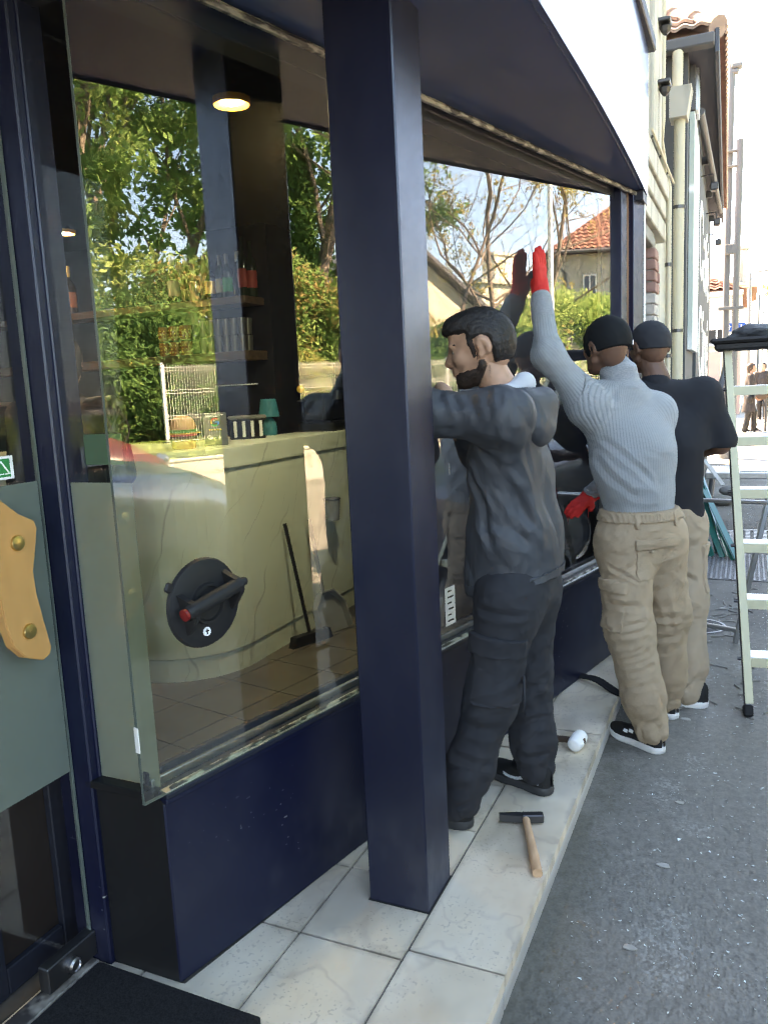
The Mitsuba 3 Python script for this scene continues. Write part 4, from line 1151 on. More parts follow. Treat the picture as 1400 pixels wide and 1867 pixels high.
def hand_prims(w, d, n, t, curl=0.15, scale=1., spread=1.):
    """Palm, four fingers of their own length and bend, and a thumb. d fingers, n palm normal, t thumb side."""
    w, d, n, t = A(*w), unit(d), unit(n), unit(t)
    P = []
    for i, (off, L) in enumerate(((.031, .072), (.0105, .080), (-.0105, .075), (-.030, .060))):
        kn = w + d * (.092 - .004 * abs(i - 1)) + t * off
        P.append(seg(w + d * .012 + t * off * .55, kn, .0165 * scale, .0125 * scale))
        p, a = kn, curl * .5
        fan = t * (off * 1.5 * spread)
        for j, fr in enumerate((.45, .32, .26)):
            dd = unit(d * math.cos(a) + n * math.sin(a) + fan)
            q = p + dd * L * fr
            P.append(seg(p, q, (.0105 - .001 * j) * scale, (.0098 - .001 * j) * scale)); p = q; a += curl
    b = w + d * .028 + t * .026 + n * .006
    c1 = b + unit(d * .72 + t * .62 + n * .25) * .042
    c2 = c1 + unit(d * .86 + t * .42 + n * .25) * .032
    P += [seg(w + d * .015, b, .018 * scale, .0175 * scale), seg(b, c1, .0165 * scale, .0125 * scale), seg(c1, c2, .012 * scale, .0095 * scale)]
    return P


def limb_folds(bones, amp, freq=26, seed=0, where=None):
    """Wrinkles that run round a limb, deepest near the joints given in where: [(point, reach, gain)]."""
    def fn(P, N):
        best = np.full(len(P), 9.); al = np.zeros(len(P)); th = np.zeros((len(P), 3))
        for i, (a, b) in enumerate(bones):
            ab = b - a; L = np.linalg.norm(ab); z = ab / L
            t = np.clip((P - a) @ z, 0, L)
            q = P - a - t[:, None] * z
            d = np.linalg.norm(q, axis=1)
            c = d < best
            best[c] = d[c]; al[c] = t[c] + i * .37
            th[c] = (q / (d[:, None] + 1e-6))[c]
        g = np.full(len(P), .25)
        for (p, r, gain) in where or ():
            g += gain * np.exp(-(((P - A(*p)) ** 2).sum(1)) / r ** 2)
        q = np.stack([al * freq + th[:, 0] * .9 + th[:, 2] * .6, th[:, 0] * 1.1 + al * 3, th[:, 1] * 1.1], 1)
        big = np.stack([al * freq * .42, th[:, 0] * .9 + 5, th[:, 1] * .9], 1)
        return amp * g * (.6 * (ridge(q, seed, 2, 1.8) - .35) + .9 * (ridge(big, seed + 9, 2, 2.2) - .3))
    return fn


def drape(d1, d2, amp, seed, fine=1.):
    """Long soft folds that run along d1."""
    d1, d2 = unit(d1), unit(d2); d3 = np.cross(d1, d2)
    def fn(P, N):
        w = meshkit.fbm(P * 3.1, 2, seed + 4) * 1.3
        q = np.stack([P @ d1 * 1.6, P @ d2 * 7.5 + w, P @ d3 * 4], 1)
        return amp * (ridge(q, seed, 2, 2.4) - .35) * (meshkit.fbm(P * 4.5 + 3, 2, seed) * 1.9) + amp * .16 * fine * (ridge(P * 24, seed + 2, 2) - .4)
    return fn


def shoe(k, heel, d, upper, sole, L=.285, zg=0., stripe=None):
    heel, d = A(heel[0], heel[1], 0), unit(d); s = np.cross(UPZ, d)
    st = np.array([0, .02, .07, .16, .32, .48, .64, .76, .87, .95, .99, 1.])
    w = np.array([.006, .020, .031, .035, .034, .037, .046, .049, .044, .031, .016, .004])
    bend = np.array([0, 0, 0, 0, .001, .003, .004, .002, -.002, -.006, -.008, -.009])

    def rows(hfun, wk, z0, top=10, sq=2.4):
        P = []
        a = np.linspace(0, PI, top)
        for x, ww, b in zip(st, w, bend):
            cx = heel + d * (x * L) + s * b
            ca, sa_ = np.cos(a), np.sin(a)
            P.append(cx + np.outer(np.sign(ca) * np.abs(ca) ** (2 / sq) * ww * wk, s) + np.outer(z0(x) + np.abs(sa_) ** (2 / sq) * hfun(x), UPZ))
        P = np.array(P)
        return cat([grid_mesh(P), grid_mesh(np.stack([P[:, 0], P[:, -1]], 1)[:, ::-1])])
    spring = lambda x: zg + .0 + .012 * max(0, (x - .72) / .28) ** 2
    hs = lambda x: .032 - .006 * x
    # sole: straight-sided
    outl = np.array([heel + d * (x * L) + s * (b + ww * 1.06) for x, ww, b in zip(st, w, bend)] + [heel + d * (x * L) + s * (b - ww * 1.06) for x, ww, b in zip(st[::-1], w[::-1], bend[::-1])])
    xs_ = np.r_[st, st[::-1]]
    rings = []
    cen = heel + d * (L * .5)
    for hh, sc in ((0, .95), (.006, 1.), (.6, 1.015), (.92, 1.0), (1.0, .95)):
        r = (outl - cen) * [1, 1, 1]
        r = cen + r * sc
        r[:, 2] = [spring(x) + hh * hs(x) if hh >= .5 or hh == 0 else spring(x) + .004 for x in xs_]
        rings.append(r)
    R = np.array(rings); R = np.concatenate([R, R[:, :1]], 1)
    sm = grid_mesh(R)
    capt = []
    for r, fl in ((rings[0], 1), (rings[-1], 0)):
        n = len(st)
        Pm = np.stack([r[:n], r[n:][::-1]], 1)
        capt.append(grid_mesh(Pm if fl else Pm[:, ::-1]))
    part(k, 'shoe_sole', cat([sm] + capt), sole, smooth=40)
    hx = lambda x: float(np.interp(x, [0, .03, .12, .28, .42, .58, .75, .9, 1], [.060, .088, .100, .098, .074, .047, .034, .024, .008]))
    ank = heel + d * .075 + UPZ * (zg + .085)
    part(k, 'sock', soft([seg(ank, ank + UPZ * .11, .042, .044), seg(ank, ank + d * .06 - UPZ * .02, .040, .034)], .007, .02), 'm_black', smooth=True)
    u = part(k, 'shoe', rows(hx, 1.0, lambda x: spring(x) + hs(x) - .006), upper, smooth=45)
    if stripe:
        for sg in (-1, 1):
            pts, wd = [], []
            for x in np.linspace(stripe[0], stripe[1], 12):
                ww = np.interp(x, st, w); hh = hs(x) + spring(x) - .004 + stripe[2] + .010 * math.sin((x - stripe[0]) / (stripe[1] - stripe[0]) * 2 * PI)
                pts.append(heel + d * (x * L) + s * sg * (ww * 1.0 + .0035) + UPZ * hh)
            P = np.array(pts)
            part(u, 'stripe', cat([grid_mesh(np.stack([P, P + UPZ * .011 - s * sg * .0012], 1)), grid_mesh(np.stack([P, P + UPZ * .011 - s * sg * .0012], 1)[:, ::-1])]), 'm_hoodie')
    return u


def patch(P, c, n, up, w, h, off=.006, dep=.10, hg=.005, k=.05, disp=None):
    """A piece of cloth (pocket, flap, band) lying on the garment P around c: the garment thickened, kept inside a box."""
    n, up = unit(n), unit(up); x = np.cross(up, n)
    return soft(P, hg, k, clip=(A(*c), np.array([x, up, n]), (w / 2, h / 2, dep), .003), off=off, disp=disp, smooth=1)


def trousers(J, r, hem=.10, kk=.05, top=.06):
    f = J['f']
    P = [seg(J['pelvis'] + A(0, 0, top), J['pelvis'] - A(0, 0, .03), r[0], r[0] * 1.06, f, 1.28)]
    for q in 'LR':
        end = J['A' + q] + unit(J['A' + q] - J['K' + q]) * .0 + A(0, 0, -.03 + hem - .10)
        P += [seg(J['pelvis'] - A(0, 0, .02), J['H' + q] - A(0, 0, .06), r[0] * .9, r[1]), seg(J['H' + q] - A(0, 0, .03), J['K' + q], r[1], r[2]), seg(J['K' + q], end + (J['K' + q] - end) * .30, r[2], r[3]), seg(end + (J['K' + q] - end) * .30, end, r[3], r[4])]
    return P


def mkJ(**kw):
    J = {a: (A(*b) if not a.startswith('hand') else b) for a, b in kw.items()}
    J.pop('noop', None)
    for a in ('f', 'hf', 'hu', 'footL', 'footR'):
        J[a] = unit(J[a])
    J['s'] = lat(J['f'])
    return J


# creases in the clothes: lines on the cloth, in metres
F_JACKET = [((-0.860, 2.310, 1.332), (-0.684, 2.310, 1.098)), ((-0.719, 2.310, 1.363), (-0.526, 2.310, 1.061)), ((-0.680, 2.310, 1.248), (-0.582, 2.310, 1.117)), ((-0.637, 2.310, 1.289), (-0.509, 2.310, 1.135)), ((-0.597, 2.310, 1.191), (-0.494, 2.310, 1.062)), ((-0.741, 2.310, 1.197), (-0.695, 2.310, 1.012)), ((-0.586, 2.310, 1.361), (-0.516, 2.310, 1.200)), ((-0.650, 2.310, 1.099), (-0.502, 2.310, 1.012)), ((-0.800, 2.310, 1.264), (-0.727, 2.310, 1.096))]
F_SLEEVE = [((-0.778, 2.200, 1.545), (-0.756, 2.200, 1.467)), ((-0.737, 2.200, 1.528), (-0.684, 2.200, 1.410)), ((-0.681, 2.200, 1.503), (-0.644, 2.200, 1.401)), ((-0.633, 2.200, 1.493), (-0.612, 2.200, 1.385)), ((-0.587, 2.200, 1.476), (-0.605, 2.200, 1.370)), ((-0.556, 2.200, 1.460), (-0.535, 2.200, 1.369)), ((-0.813, 2.200, 1.500), (-0.791, 2.200, 1.405))]
F_TR1 = [((-0.757, 2.270, 0.846), (-0.586, 2.270, 0.825)), ((-0.794, 2.270, 0.523), (-0.634, 2.270, 0.579)), ((-0.786, 2.270, 0.469), (-0.645, 2.270, 0.444)), ((-0.808, 2.270, 0.355), (-0.701, 2.270, 0.336)), ((-0.830, 2.270, 0.258), (-0.747, 2.270, 0.282))]
F_TR1B = [((-0.705, 2.540, 0.641), (-0.632, 2.540, 0.514)), ((-0.716, 2.540, 0.602), (-0.606, 2.540, 0.439)), ((-0.721, 2.540, 0.345), (-0.588, 2.540, 0.403)), ((-0.704, 2.540, 0.267), (-0.590, 2.540, 0.255)), ((-0.709, 2.540, 0.485), (-0.595, 2.540, 0.537))]
F_SW = [((-0.508, 3.270, 1.286), (-0.280, 3.270, 1.068)), ((-0.541, 3.270, 1.198), (-0.414, 3.270, 1.066)), ((-0.393, 3.270, 1.056), (-0.239, 3.270, 1.036)), ((-0.497, 3.270, 1.426), (-0.445, 3.270, 1.519)), ((-0.539, 3.270, 1.524), (-0.476, 3.270, 1.436)), ((-0.529, 3.270, 1.459), (-0.562, 3.270, 1.308))]
F_TR2 = [((-0.537, 3.230, 0.780), (-0.325, 3.230, 0.701)), ((-0.526, 3.230, 0.701), (-0.336, 3.230, 0.812)), ((-0.527, 3.230, 0.620), (-0.325, 3.230, 0.612)), ((-0.494, 3.230, 0.507), (-0.314, 3.230, 0.568)), ((-0.473, 3.230, 0.451), (-0.303, 3.230, 0.490)), ((-0.451, 3.230, 0.384), (-0.303, 3.230, 0.444)), ((-0.430, 3.230, 0.332), (-0.292, 3.230, 0.377)), ((-0.430, 3.230, 0.269), (-0.292, 3.230, 0.308)), ((-0.419, 3.230, 0.176), (-0.291, 3.230, 0.239)), ((-0.408, 3.230, 0.106), (-0.270, 3.230, 0.172))]
F_TR2B = [((-0.316, 3.470, 0.666), (-0.271, 3.470, 0.453)), ((-0.315, 3.470, 0.522), (-0.239, 3.470, 0.516)), ((-0.315, 3.470, 0.413), (-0.249, 3.470, 0.431))]
F_TR3 = [((-0.287, 3.800, 0.639), (-0.193, 3.800, 0.592)), ((-0.298, 3.800, 0.482), (-0.203, 3.800, 0.463)), ((-0.308, 3.800, 0.271), (-0.199, 3.800, 0.149)), ((-0.320, 3.800, 0.216), (-0.234, 3.800, 0.065)), ((-0.294, 3.800, 0.084), (-0.175, 3.800, 0.125)), ((-0.318, 3.800, 0.033), (-0.198, 3.800, 0.063))]


def creases(segs, amp, w, pull=.05):
    segs = [(A(*a), A(*b)) for a, b in segs]

    def fn(P, N):
        out = np.zeros(len(P))
        for i, (a, b) in enumerate(segs):
            ab = b - a
            t = np.clip((P - a) @ ab / (ab @ ab), 0, 1)
            q = P - a - t[:, None] * ab
            q = q - N * (q * N).sum(1, keepdims=True) * .75       # mostly the distance along the cloth
            d = np.sqrt((q ** 2).sum(1)) / (w * (.8 + .4 * ((i * 7) % 5) / 4))
            near = np.clip(1.6 - np.linalg.norm(P - a - t[:, None] * ab, axis=1) / .12, 0, 1)
            out += near * (.55 + .45 * np.sin(PI * np.clip(t * .9 + .1, 0, 1))) * (np.exp(-1.25 * d) - .42 * np.exp(-((d - 1.9) / .8) ** 2))
        return amp * np.clip(out, -1.2, 1.5)
    return fn


def blades(m, n, L, w, comb, lift, seed, spread=.35):
    """Short hairs lying over a hair shell."""
    rg = np.random.default_rng(seed)
    t = trimesh.Trimesh(*m, process=False)
    pts, fi = trimesh.sample.sample_surface(t, n, seed=seed)
    nn = np.asarray(t.face_normals)[fi]
    d = comb + rg.normal(size=(n, 3)) * spread
    d = d - nn * (d * nn).sum(1, keepdims=True) + nn * lift
    d /= np.linalg.norm(d, axis=1, keepdims=True) + 1e-9
    x = np.cross(d, nn) * w
    ln = (L * rg.uniform(.6, 1.3, n))[:, None]
    p = pts - nn * .001
    V = np.stack([p - x, p + x, p + d * ln * .55 + nn * .0012, p + d * ln], 1).reshape(-1, 3)
    V[2::4] += x * .4
    i = np.arange(n)[:, None] * 4
    return V, np.vstack([i + [0, 1, 2], i + [0, 2, 3]])


# -------- first worker: dark jacket over a pale hood
J = mkJ(f=(-1, -.05, 0), hf=(-.965, -.17, -.17), hu=(-.17, -.03, .985), pelvis=(-.675, 2.47, .93), chest=(-.685, 2.46, 1.28), neck=(-.690, 2.45, 1.485), skull=(-.745, 2.43, 1.60), head=(-.757, 2.425, 1.634),
        SL=(-.648, 2.285, 1.43), SR=(-.68, 2.57, 1.40), EL=(-.875, 2.225, 1.445), ER=(-.86, 2.67, 1.30), WL=(-.985, 2.235, 1.64), WR=(-.925, 2.64, 1.38),
        HL=(-.668, 2.375, .90), HR=(-.655, 2.56, .90), KL=(-.722, 2.345, .545), KR=(-.672, 2.60, .53), AL=(-.828, 2.30, .19), AR=(-.655, 2.605, .19), footL=(-1, .02, 0), footR=(-.90, .42, 0),
        handL=(A(-.05, .1, 1), -FN, FD, .1), handR=(A(-.3, .3, 1), -FN, A(0, -1, 0), .2))
w1 = thing('person', 'bearded man in a dark jacket leaning on the window beside the square post', 'person')
HP, at, ax, hm0 = add_head(w1, J['head'], J['hf'], J['hu'], 'm_skin_a', .0026)
part(w1, 'body', body_mesh(J, hm0), 'm_skin_a', smooth=True)
hf, hs_, hu = ax
hairP = [ell(at(-.014, 0, .030), (.098, .078, .088), ax), ell(at(-.045, 0, -.005), (.060, .062, .072), ax), ell(at(.064, 0, .076), (.036, .052, .021), ax), ell(at(.02, 0, .092), (.066, .058, .026), ax)]
hair_m = (soft(hairP, .0035, .03, off=.0045, cut=[(at(.10, 0, -.02), ax, (.068, .2, .070), .006), (at(.0, 0, -.115), ax, (.3, .2, .055), .01), (at(-.012, 0, -.05), ax, (.030, .2, .075), .012), (at(.06, 0, -.07), ax, (.075, .2, .078), .012)],
                      taper=.012, disp=lambda P, N: .003 * (ridge(np.stack([P @ hf * 45, P @ hs_ * 120, P @ hu * 45], 1), 5, 2) - .4)))
part(w1, 'hair', hair_m, 'm_hair', smooth=True)
part(w1, 'hair_strands', blades(hair_m, 5200, .016, .0007, -hf * .8 - hu * .25, .28, 3), 'm_hair', kind='stuff')
beardP = [p for i, p in enumerate(HP) if i in (1, 3) or (p[0] == 'seg' and i > 9)]
beard_m = (soft(beardP, .0035, .02, off=.0065, clip=(at(.040, 0, -.078), ax, (.066, .09, .053), .014), cut=[(at(.115, 0, -.030), ax, (.045, .10, .020), .012), (at(.048, .07, -.028), ax, (.034, .06, .028), .014), (at(.048, -.07, -.028), ax, (.034, .06, .028), .014)],
                       taper=.022, disp=lambda P, N: .002 * (ridge(P * 130, 7, 2) - .4)))
part(w1, 'beard', beard_m, 'm_beard', smooth=True)
part(w1, 'beard_strands', blades(beard_m, 4200, .007, .0005, -hu * .8 + hf * .2, .5, 4, .6), 'm_beard', kind='stuff')
part(w1, 'sideburn', soft(HP[:3], .0035, .016, off=.0022, clip=(at(.010, 0, -.018), (unit(hf - hu * .15), hs_, unit(hu + hf * .15)), (.009, .12, .050), .008)), 'm_beard', smooth=True)
for q in (-1, 1):
    e = part(w1, 'eye', ball(at(.0725, q * .032, .003), .0122, 2), 'm_eye', smooth=True)
    part(e, 'iris', ball(at(.0800, q * .032, .003), .0060, 2), 'm_black', smooth=True)
    part(w1, 'eyebrow', tube([at(.0885, q * .016, .026), at(.0855, q * .034, .030), at(.070, q * .052, .025)], [.003, .004, .002], 6), 'm_hair', smooth=True)
    part(w1, 'eyelid', tube([at(.0865, q * .020, .008), at(.0865, q * .032, .011), at(.077, q * .046, .006)], [.0016, .0024, .0014], 6), 'm_skin_a', smooth=True)
jk = [seg(J['pelvis'] + A(0, 0, .02), J['chest'] - A(0, 0, .05), .158, .152, J['f'], 1.14), seg(J['pelvis'] - A(-.0, 0, .02), J['pelvis'] + A(0, 0, .10), .172, .164, J['f'], 1.08), seg(J['chest'] - A(0, 0, .05), J['neck'] - A(0, 0, .05), .145, .085, J['f'], 1.15),
      seg(J['SL'], J['neck'] - A(0, 0, .05), .078, .07), seg(J['SR'], J['neck'] - A(0, 0, .05), .075, .07)]
for q in 'LR':
    jk += [seg(J['S' + q] - A(0, 0, .01), J['chest'] - A(0, 0, .02), .080, .11), seg(J['S' + q], J['E' + q], .076, .068), seg(J['E' + q], J['W' + q] - unit(J['W' + q] - J['E' + q]) * .02, .066, .046)]
armf = limb_folds([(J['SL'], J['EL']), (J['EL'], J['WL'])], .036, 15, 3, [(J['SL'], .13, .9), (J['EL'], .12, .8)])
dr1 = drape(A(.55, -.25, -.85), A(0, 1, .1), .034, 14, .3)
dr1b = drape(A(.15, -.5, -.9), A(.8, .3, 0), .012, 37, .3)


crj, crs = creases(F_JACKET, .010, .016), creases(F_SLEEVE, .006, .013)


def jdisp(P, N):
    wa = np.clip(1 - np.minimum(prim_d(seg(J['SL'], J['EL'], .0), P), prim_d(seg(J['EL'], J['WL'], .0), P)) / .14, 0, 1)
    wa = np.clip(wa * 2, 0, 1) * np.clip((P[:, 2] - 1.28) / .08, 0, 1)
    return .5 * dr1(P, N) * (1 - wa) + dr1b(P, N) * (1 - wa) + .45 * armf(P, N) * wa + crj(P, N) + crs(P, N)


hemc = (A(-.68, 2.47, .78), np.eye(3), (.5, .5, .11), .004)
part(w1, 'jacket', soft(jk, .0065, .055, cut=[(hemc[0], (unit(A(1, 0, .22)), A(0, 1, 0), np.cross(unit(A(1, 0, .22)), A(0, 1, 0))), hemc[2], .004)], disp=jdisp), 'm_jacket', smooth=True)
part(w1, 'jacket_hem', soft(jk, .0065, .055, off=.004, clip=(A(-.68, 2.47, .903), (unit(A(1, 0, .22)), A(0, 1, 0), np.cross(unit(A(1, 0, .22)), A(0, 1, 0))), (.5, .5, .020), .004), disp=jdisp), 'm_jacket', smooth=True)
part(w1, 'zip_pull', box((-.845, 2.352, 1.25), (-.842, 2.355, 1.285)), 'm_alu')
hoodP = [seg(J['neck'] + A(.03, -.10, .00), J['neck'] + A(.065, .0, .035), .030), seg(J['neck'] + A(.065, .0, .035), J['neck'] + A(.03, .10, .0), .030), seg(J['neck'] + A(-.05, -.11, -.045), J['neck'] + A(.03, -.10, .00), .022, .030), seg(J['neck'] + A(-.05, .11, -.045), J['neck'] + A(.03, .10, .0), .022, .03)]
part(w1, 'hood_lining', soft(hoodP, .005, .03, disp=drape(A(.3, .9, 0), A(0, 0, 1), .010, 51)), 'm_hoodie', smooth=True, label='pale grey hood lining at the neck')
hood2 = [seg(J['neck'] + A(.075, -.095, -.015), J['neck'] + A(.125, .0, -.015), .042), seg(J['neck'] + A(.115, .0, -.03), J['neck'] + A(.085, .075, -.025), .036), ell(J['neck'] + A(.115, -.02, -.085), (.050, .11, .075)), seg(J['neck'] + A(.02, -.125, -.045), J['neck'] + A(.085, -.075, -.025), .024, .034), seg(J['neck'] + A(.02, .125, -.045), J['neck'] + A(.085, .075, -.025), .024, .034)]
part(w1, 'hood', soft(hood2, .006, .04, disp=drape(A(.2, .9, -.3), A(.5, 0, 1), .010, 53)), 'm_jacket', smooth=True)
tr1 = trousers(J, (.142, .102, .085, .077, .076), hem=.13, top=.02)
tf1 = limb_folds([(J['HL'], J['KL']), (J['KL'], J['AL']), (J['HR'], J['KR']), (J['KR'], J['AR'])], .034, 17, 8, [(J['KL'], .14, .5), (J['KR'], .14, .5), (J['AL'], .14, .9), (J['AR'], .14, .9)])
tf1_, c1a, c1b = tf1, creases(F_TR1, .010, .015), creases(F_TR1B, .009, .014)
tf1 = lambda P, N: .6 * tf1_(P, N) + c1a(P, N) + c1b(P, N)
part(w1, 'trousers', soft(tr1, .0065, .05, cut=[(J['pelvis'] + A(0, 0, .03 + .3), np.eye(3), (.5, .5, .3), .004)], disp=tf1), 'm_trousers_dark', smooth=True)
cp1 = J['HL'] * .38 + J['KL'] * .62 + A(.02, -.09, .0)
part(w1, 'cargo_pocket', patch(tr1, cp1 + A(0, 0, -.05), A(.1, -1, 0), A(.10, 0, 1), .17, .19, .010, .06, disp=tf1), 'm_trousers_dark', smooth=True)
part(w1, 'pocket_flap', patch(tr1, cp1 + A(-.005, 0, .045), A(.1, -1, 0), A(.10, 0, 1), .19, .065, .017, .06, disp=tf1), 'm_trousers_dark', smooth=True)
shoe(w1, (-.785, 2.300, .1), J['footL'], 'm_shoe_black', 'm_sole_dark', zg=.1, stripe=(.1, .62, .012))
shoe(w1, (-.592, 2.583, .1), J['footR'], 'm_shoe_black', 'm_sole_dark', zg=.1, stripe=(.1, .62, .012))

# -------- middle worker: pale ribbed sweater, khaki trousers, black cap
J = mkJ(f=(-.62, .785, 0), hf=(-.72, .68, .05), hu=(-.02, .0, 1), pelvis=(-.400, 3.42, .925), chest=(-.425, 3.40, 1.27), neck=(-.468, 3.385, 1.515), skull=(-.505, 3.355, 1.60), head=(-.522, 3.345, 1.645),
        SL=(-.580, 3.285, 1.43), SR=(-.345, 3.49, 1.375), EL=(-.722, 3.205, 1.625), ER=(-.48, 3.66, 1.14), WL=(-.772, 3.318, 1.865), WR=(-.655, 3.665, .99),
        HL=(-.452, 3.365, .90), HR=(-.335, 3.475, .90), KL=(-.425, 3.305, .50), KR=(-.300, 3.55, .50), AL=(-.335, 3.265, .095), AR=(-.31, 3.62, .095), footL=(-.80, .60, 0), footR=(-.75, .66, 0),
        noop=(0, 0, 1))
w2 = thing('person', 'man in a pale grey ribbed roll-neck pressing the window with a red glove', 'person')
HP, at, ax, hm0 = add_head(w2, J['head'], J['hf'], J['hu'], 'm_skin_b')
part(w2, 'body', body_mesh(J, hm0), 'm_skin_b', smooth=True)
hf, hs_, hu = ax
capP = [ell(at(-.014, 0, .030), (.098, .078, .088), ax), ell(at(-.045, 0, -.002), (.062, .064, .072), ax)]
part(w2, 'cap', soft(capP, .0045, .02, off=.008, cut=[(at(.03, 0, -.115), (unit(hf - hu * .25), hs_, unit(hu + hf * .25)), (.3, .3, .072), .006)]), 'm_cap', smooth=True, label='black cap with a small pale tag')
part(w2, 'cap_button', ball(at(-.014, 0, .131), (.008, .008, .005), 1), 'm_cap', smooth=True)
tagd = unit(-hf * .70 - hs_ * .714)
tp0 = at(-.020, 0, .018) + tagd * .094
part(w2, 'cap_tag', frame_box(tp0, (unit(np.cross(UPZ, tagd)), tagd, UPZ), (-.009, -.004, -.009), (.009, .002, .009), .001), 'm_paper')
sw = [seg(J['pelvis'] + A(0, 0, .06), J['chest'] - A(0, 0, .06), .160, .170, J['f'], 1.22), seg(J['chest'] - A(0, 0, .06), J['neck'] - A(0, 0, .07), .165, .085, J['f'], 1.2),
      seg(J['SL'], J['neck'] - A(0, 0, .06), .062, .07), seg(J['SR'], J['neck'] - A(0, 0, .06), .066, .07)]
for q, rr in (('L', (.072, .056, .040)), ('R', (.068, .055, .042))):
    sw += [seg(J['S' + q] - A(0, 0, .02), J['chest'] - A(0, 0, .02), .078, .12), seg(J['S' + q], J['E' + q], rr[0], rr[1]), seg(J['E' + q], J['W' + q] - unit(J['W' + q] - J['E' + q]) * .025, rr[1], rr[2])]
swf = limb_folds([(J['SL'], J['EL']), (J['EL'], J['WL'])], .010, 22, 13, [(J['EL'], .10, .9), (J['SL'], .10, .8)])
sdr = drape(A(.55, .45, -.62), A(.5, .3, .8), .012, 22, .3)


crw = creases(F_SW, .008, .015)


def sdisp(P, N):
    wa = np.clip((P[:, 2] - 1.44) / .08, 0, 1) * (P @ lat(J['f']) > J['neck'] @ lat(J['f']) + .08)
    low = np.exp(-((P[:, 2] - .99) / .05) ** 2)
    return crw(P, N) + .6 * sdr(P, N) * (1 - wa) * np.clip(1.5 - (P[:, 2] - 1.0) * 2.2, .25, 1.3) + swf(P, N) * wa + low * .012


sv = soft(sw, .006, .06, cut=[(A(-.4, 3.42, .755), (unit(A(1, .3, .0)), np.cross(unit(A(0, -.3, 1)), unit(A(1, .3, 0))), unit(A(0, -.3, 1))), (.6, .6, .165), .012)], disp=sdisp)


def rib_uv(V):
    bones = [(J['pelvis'], J['neck'], .150, J['f']), (J['SL'], J['EL'], .062, A(.9, .1, -.3)), (J['EL'], J['WL'], .048, -FN), (J['SR'], J['ER'], .06, J['f']), (J['ER'], J['WR'], .048, J['f'])]
    best, uv = np.full(len(V), 9.), np.zeros((len(V), 2))
    for a, b, r, ref in bones:
        ab = b - a; L = np.linalg.norm(ab); z = ab / L
        t = (V - a) @ z
        q = V - a - np.clip(t, 0, L)[:, None] * z
        d = np.linalg.norm(q, axis=1) / r
        x = unit(-(ref - z * (ref @ z))); y = np.cross(z, x)
        th = np.arctan2(q @ y, q @ x)
        d = d * 1.25 if r != .150 else np.where(np.abs((V - J['neck']) @ J['s']) < .11, 0, d)
        c = d < best
        best[c] = d[c]; uv[c] = np.stack([th * r, t], 1)[c]
    return uv


part(w2, 'sweater', sv, 'm_sweater', smooth=True, uv=rib_uv(sv[0]))
part(w2, 'sweater_hem', soft(sw, .006, .06, off=.006, clip=(A(-.4, 3.42, .942), (unit(A(1, .3, .0)), np.cross(unit(A(0, -.3, 1)), unit(A(1, .3, 0))), unit(A(0, -.3, 1))), (.6, .6, .024), .010), disp=sdisp), 'm_knit', smooth=True)
part(w2, 'roll_neck', soft([seg(J['neck'] - A(.0, 0, .03), J['neck'] + (J['skull'] - J['neck']) * .30 + A(0, 0, .0), .086, .074)], .005, .02, disp=lambda P, N: .004 * np.sin(P[:, 2] * 90 + 5 * meshkit.noise(P * 14))), 'm_knit', smooth=True)
wd = unit(J['WL'] - J['EL'])
part(w2, 'cuff', soft([seg(J['WL'] - wd * .10, J['WL'] - wd * .018, .046, .043)], .004, .01), 'm_knit', smooth=True)
gl = hand_prims(J['WL'] + wd * .022, A(-.02, .05, 1), -FN, FD, .05, 1.2, 1.5)
part(w2, 'glove', soft(gl + [seg(J['WL'] + wd * .018, J['WL'] + wd * .06, .036, .036)], .003, .008, smooth=2), 'm_glove_red', smooth=True, label='red work glove flat on the glass')
gr_ = hand_prims(J['WR'], A(-.22, -.95, -.2), A(-.5, .1, -.85), A(.93, -.25, 0), .5, 1.2, .8)
part(w2, 'glove', soft(gr_ + [seg(J['WR'] + A(.03, .03, .02), J['WR'], .036, .034)], .003, .008, smooth=2), 'm_glove_red', smooth=True, label='red work glove gripping the clamp')
tr2 = trousers(J, (.152, .114, .096, .086, .076), hem=.125, top=.06)
tf2 = limb_folds([(J['HL'], J['KL']), (J['KL'], J['AL']), (J['HR'], J['KR']), (J['KR'], J['AR'])], .034, 18, 18, [(J['KL'], .15, .7), (J['KR'], .15, .7), (J['AL'], .14, 1.2), (J['AR'], .12, 1.0), (J['HL'] - A(0, 0, .1), .12, .3)])
tf2_, c2a, c2b = tf2, creases(F_TR2, .0085, .011), creases(F_TR2B, .010, .013)
tf2 = lambda P, N: .55 * tf2_(P, N) + c2a(P, N) + c2b(P, N)
part(w2, 'trousers', soft(tr2, .006, .05, cut=[(J['pelvis'] + A(0, 0, .058 + .3), np.eye(3), (.5, .5, .3), .004)], disp=tf2), 'm_khaki', smooth=True)
bk_ = -J['f']
part(w2, 'waistband', soft(tr2, .006, .05, off=.007, clip=(J['pelvis'] + A(0, 0, .042), np.eye(3), (.4, .4, .020), .004), disp=lambda P, N: .0022 * np.sin((P @ lat(J['f'])) * 420)), 'm_khaki', smooth=True)
for a_ in (-.09, .085):
    part(w2, 'belt_loop', patch(tr2, J['pelvis'] + bk_ * .13 - J['s'] * a_ + A(0, 0, .030), bk_, UPZ, .014, .06, .012, .08), 'm_khaki', smooth=True)
pc = J['pelvis'] + bk_ * .12 + J['s'] * .03 + A(0, 0, -.065)
part(w2, 'pocket_flap', patch(tr2, pc, bk_, UPZ, .145, .045, .011, .08, disp=tf2), 'm_khaki', smooth=True)
part(w2, 'back_pocket', patch(tr2, pc - A(0, 0, .085), bk_, UPZ, .135, .13, .005, .08, disp=tf2), 'm_khaki', smooth=True)
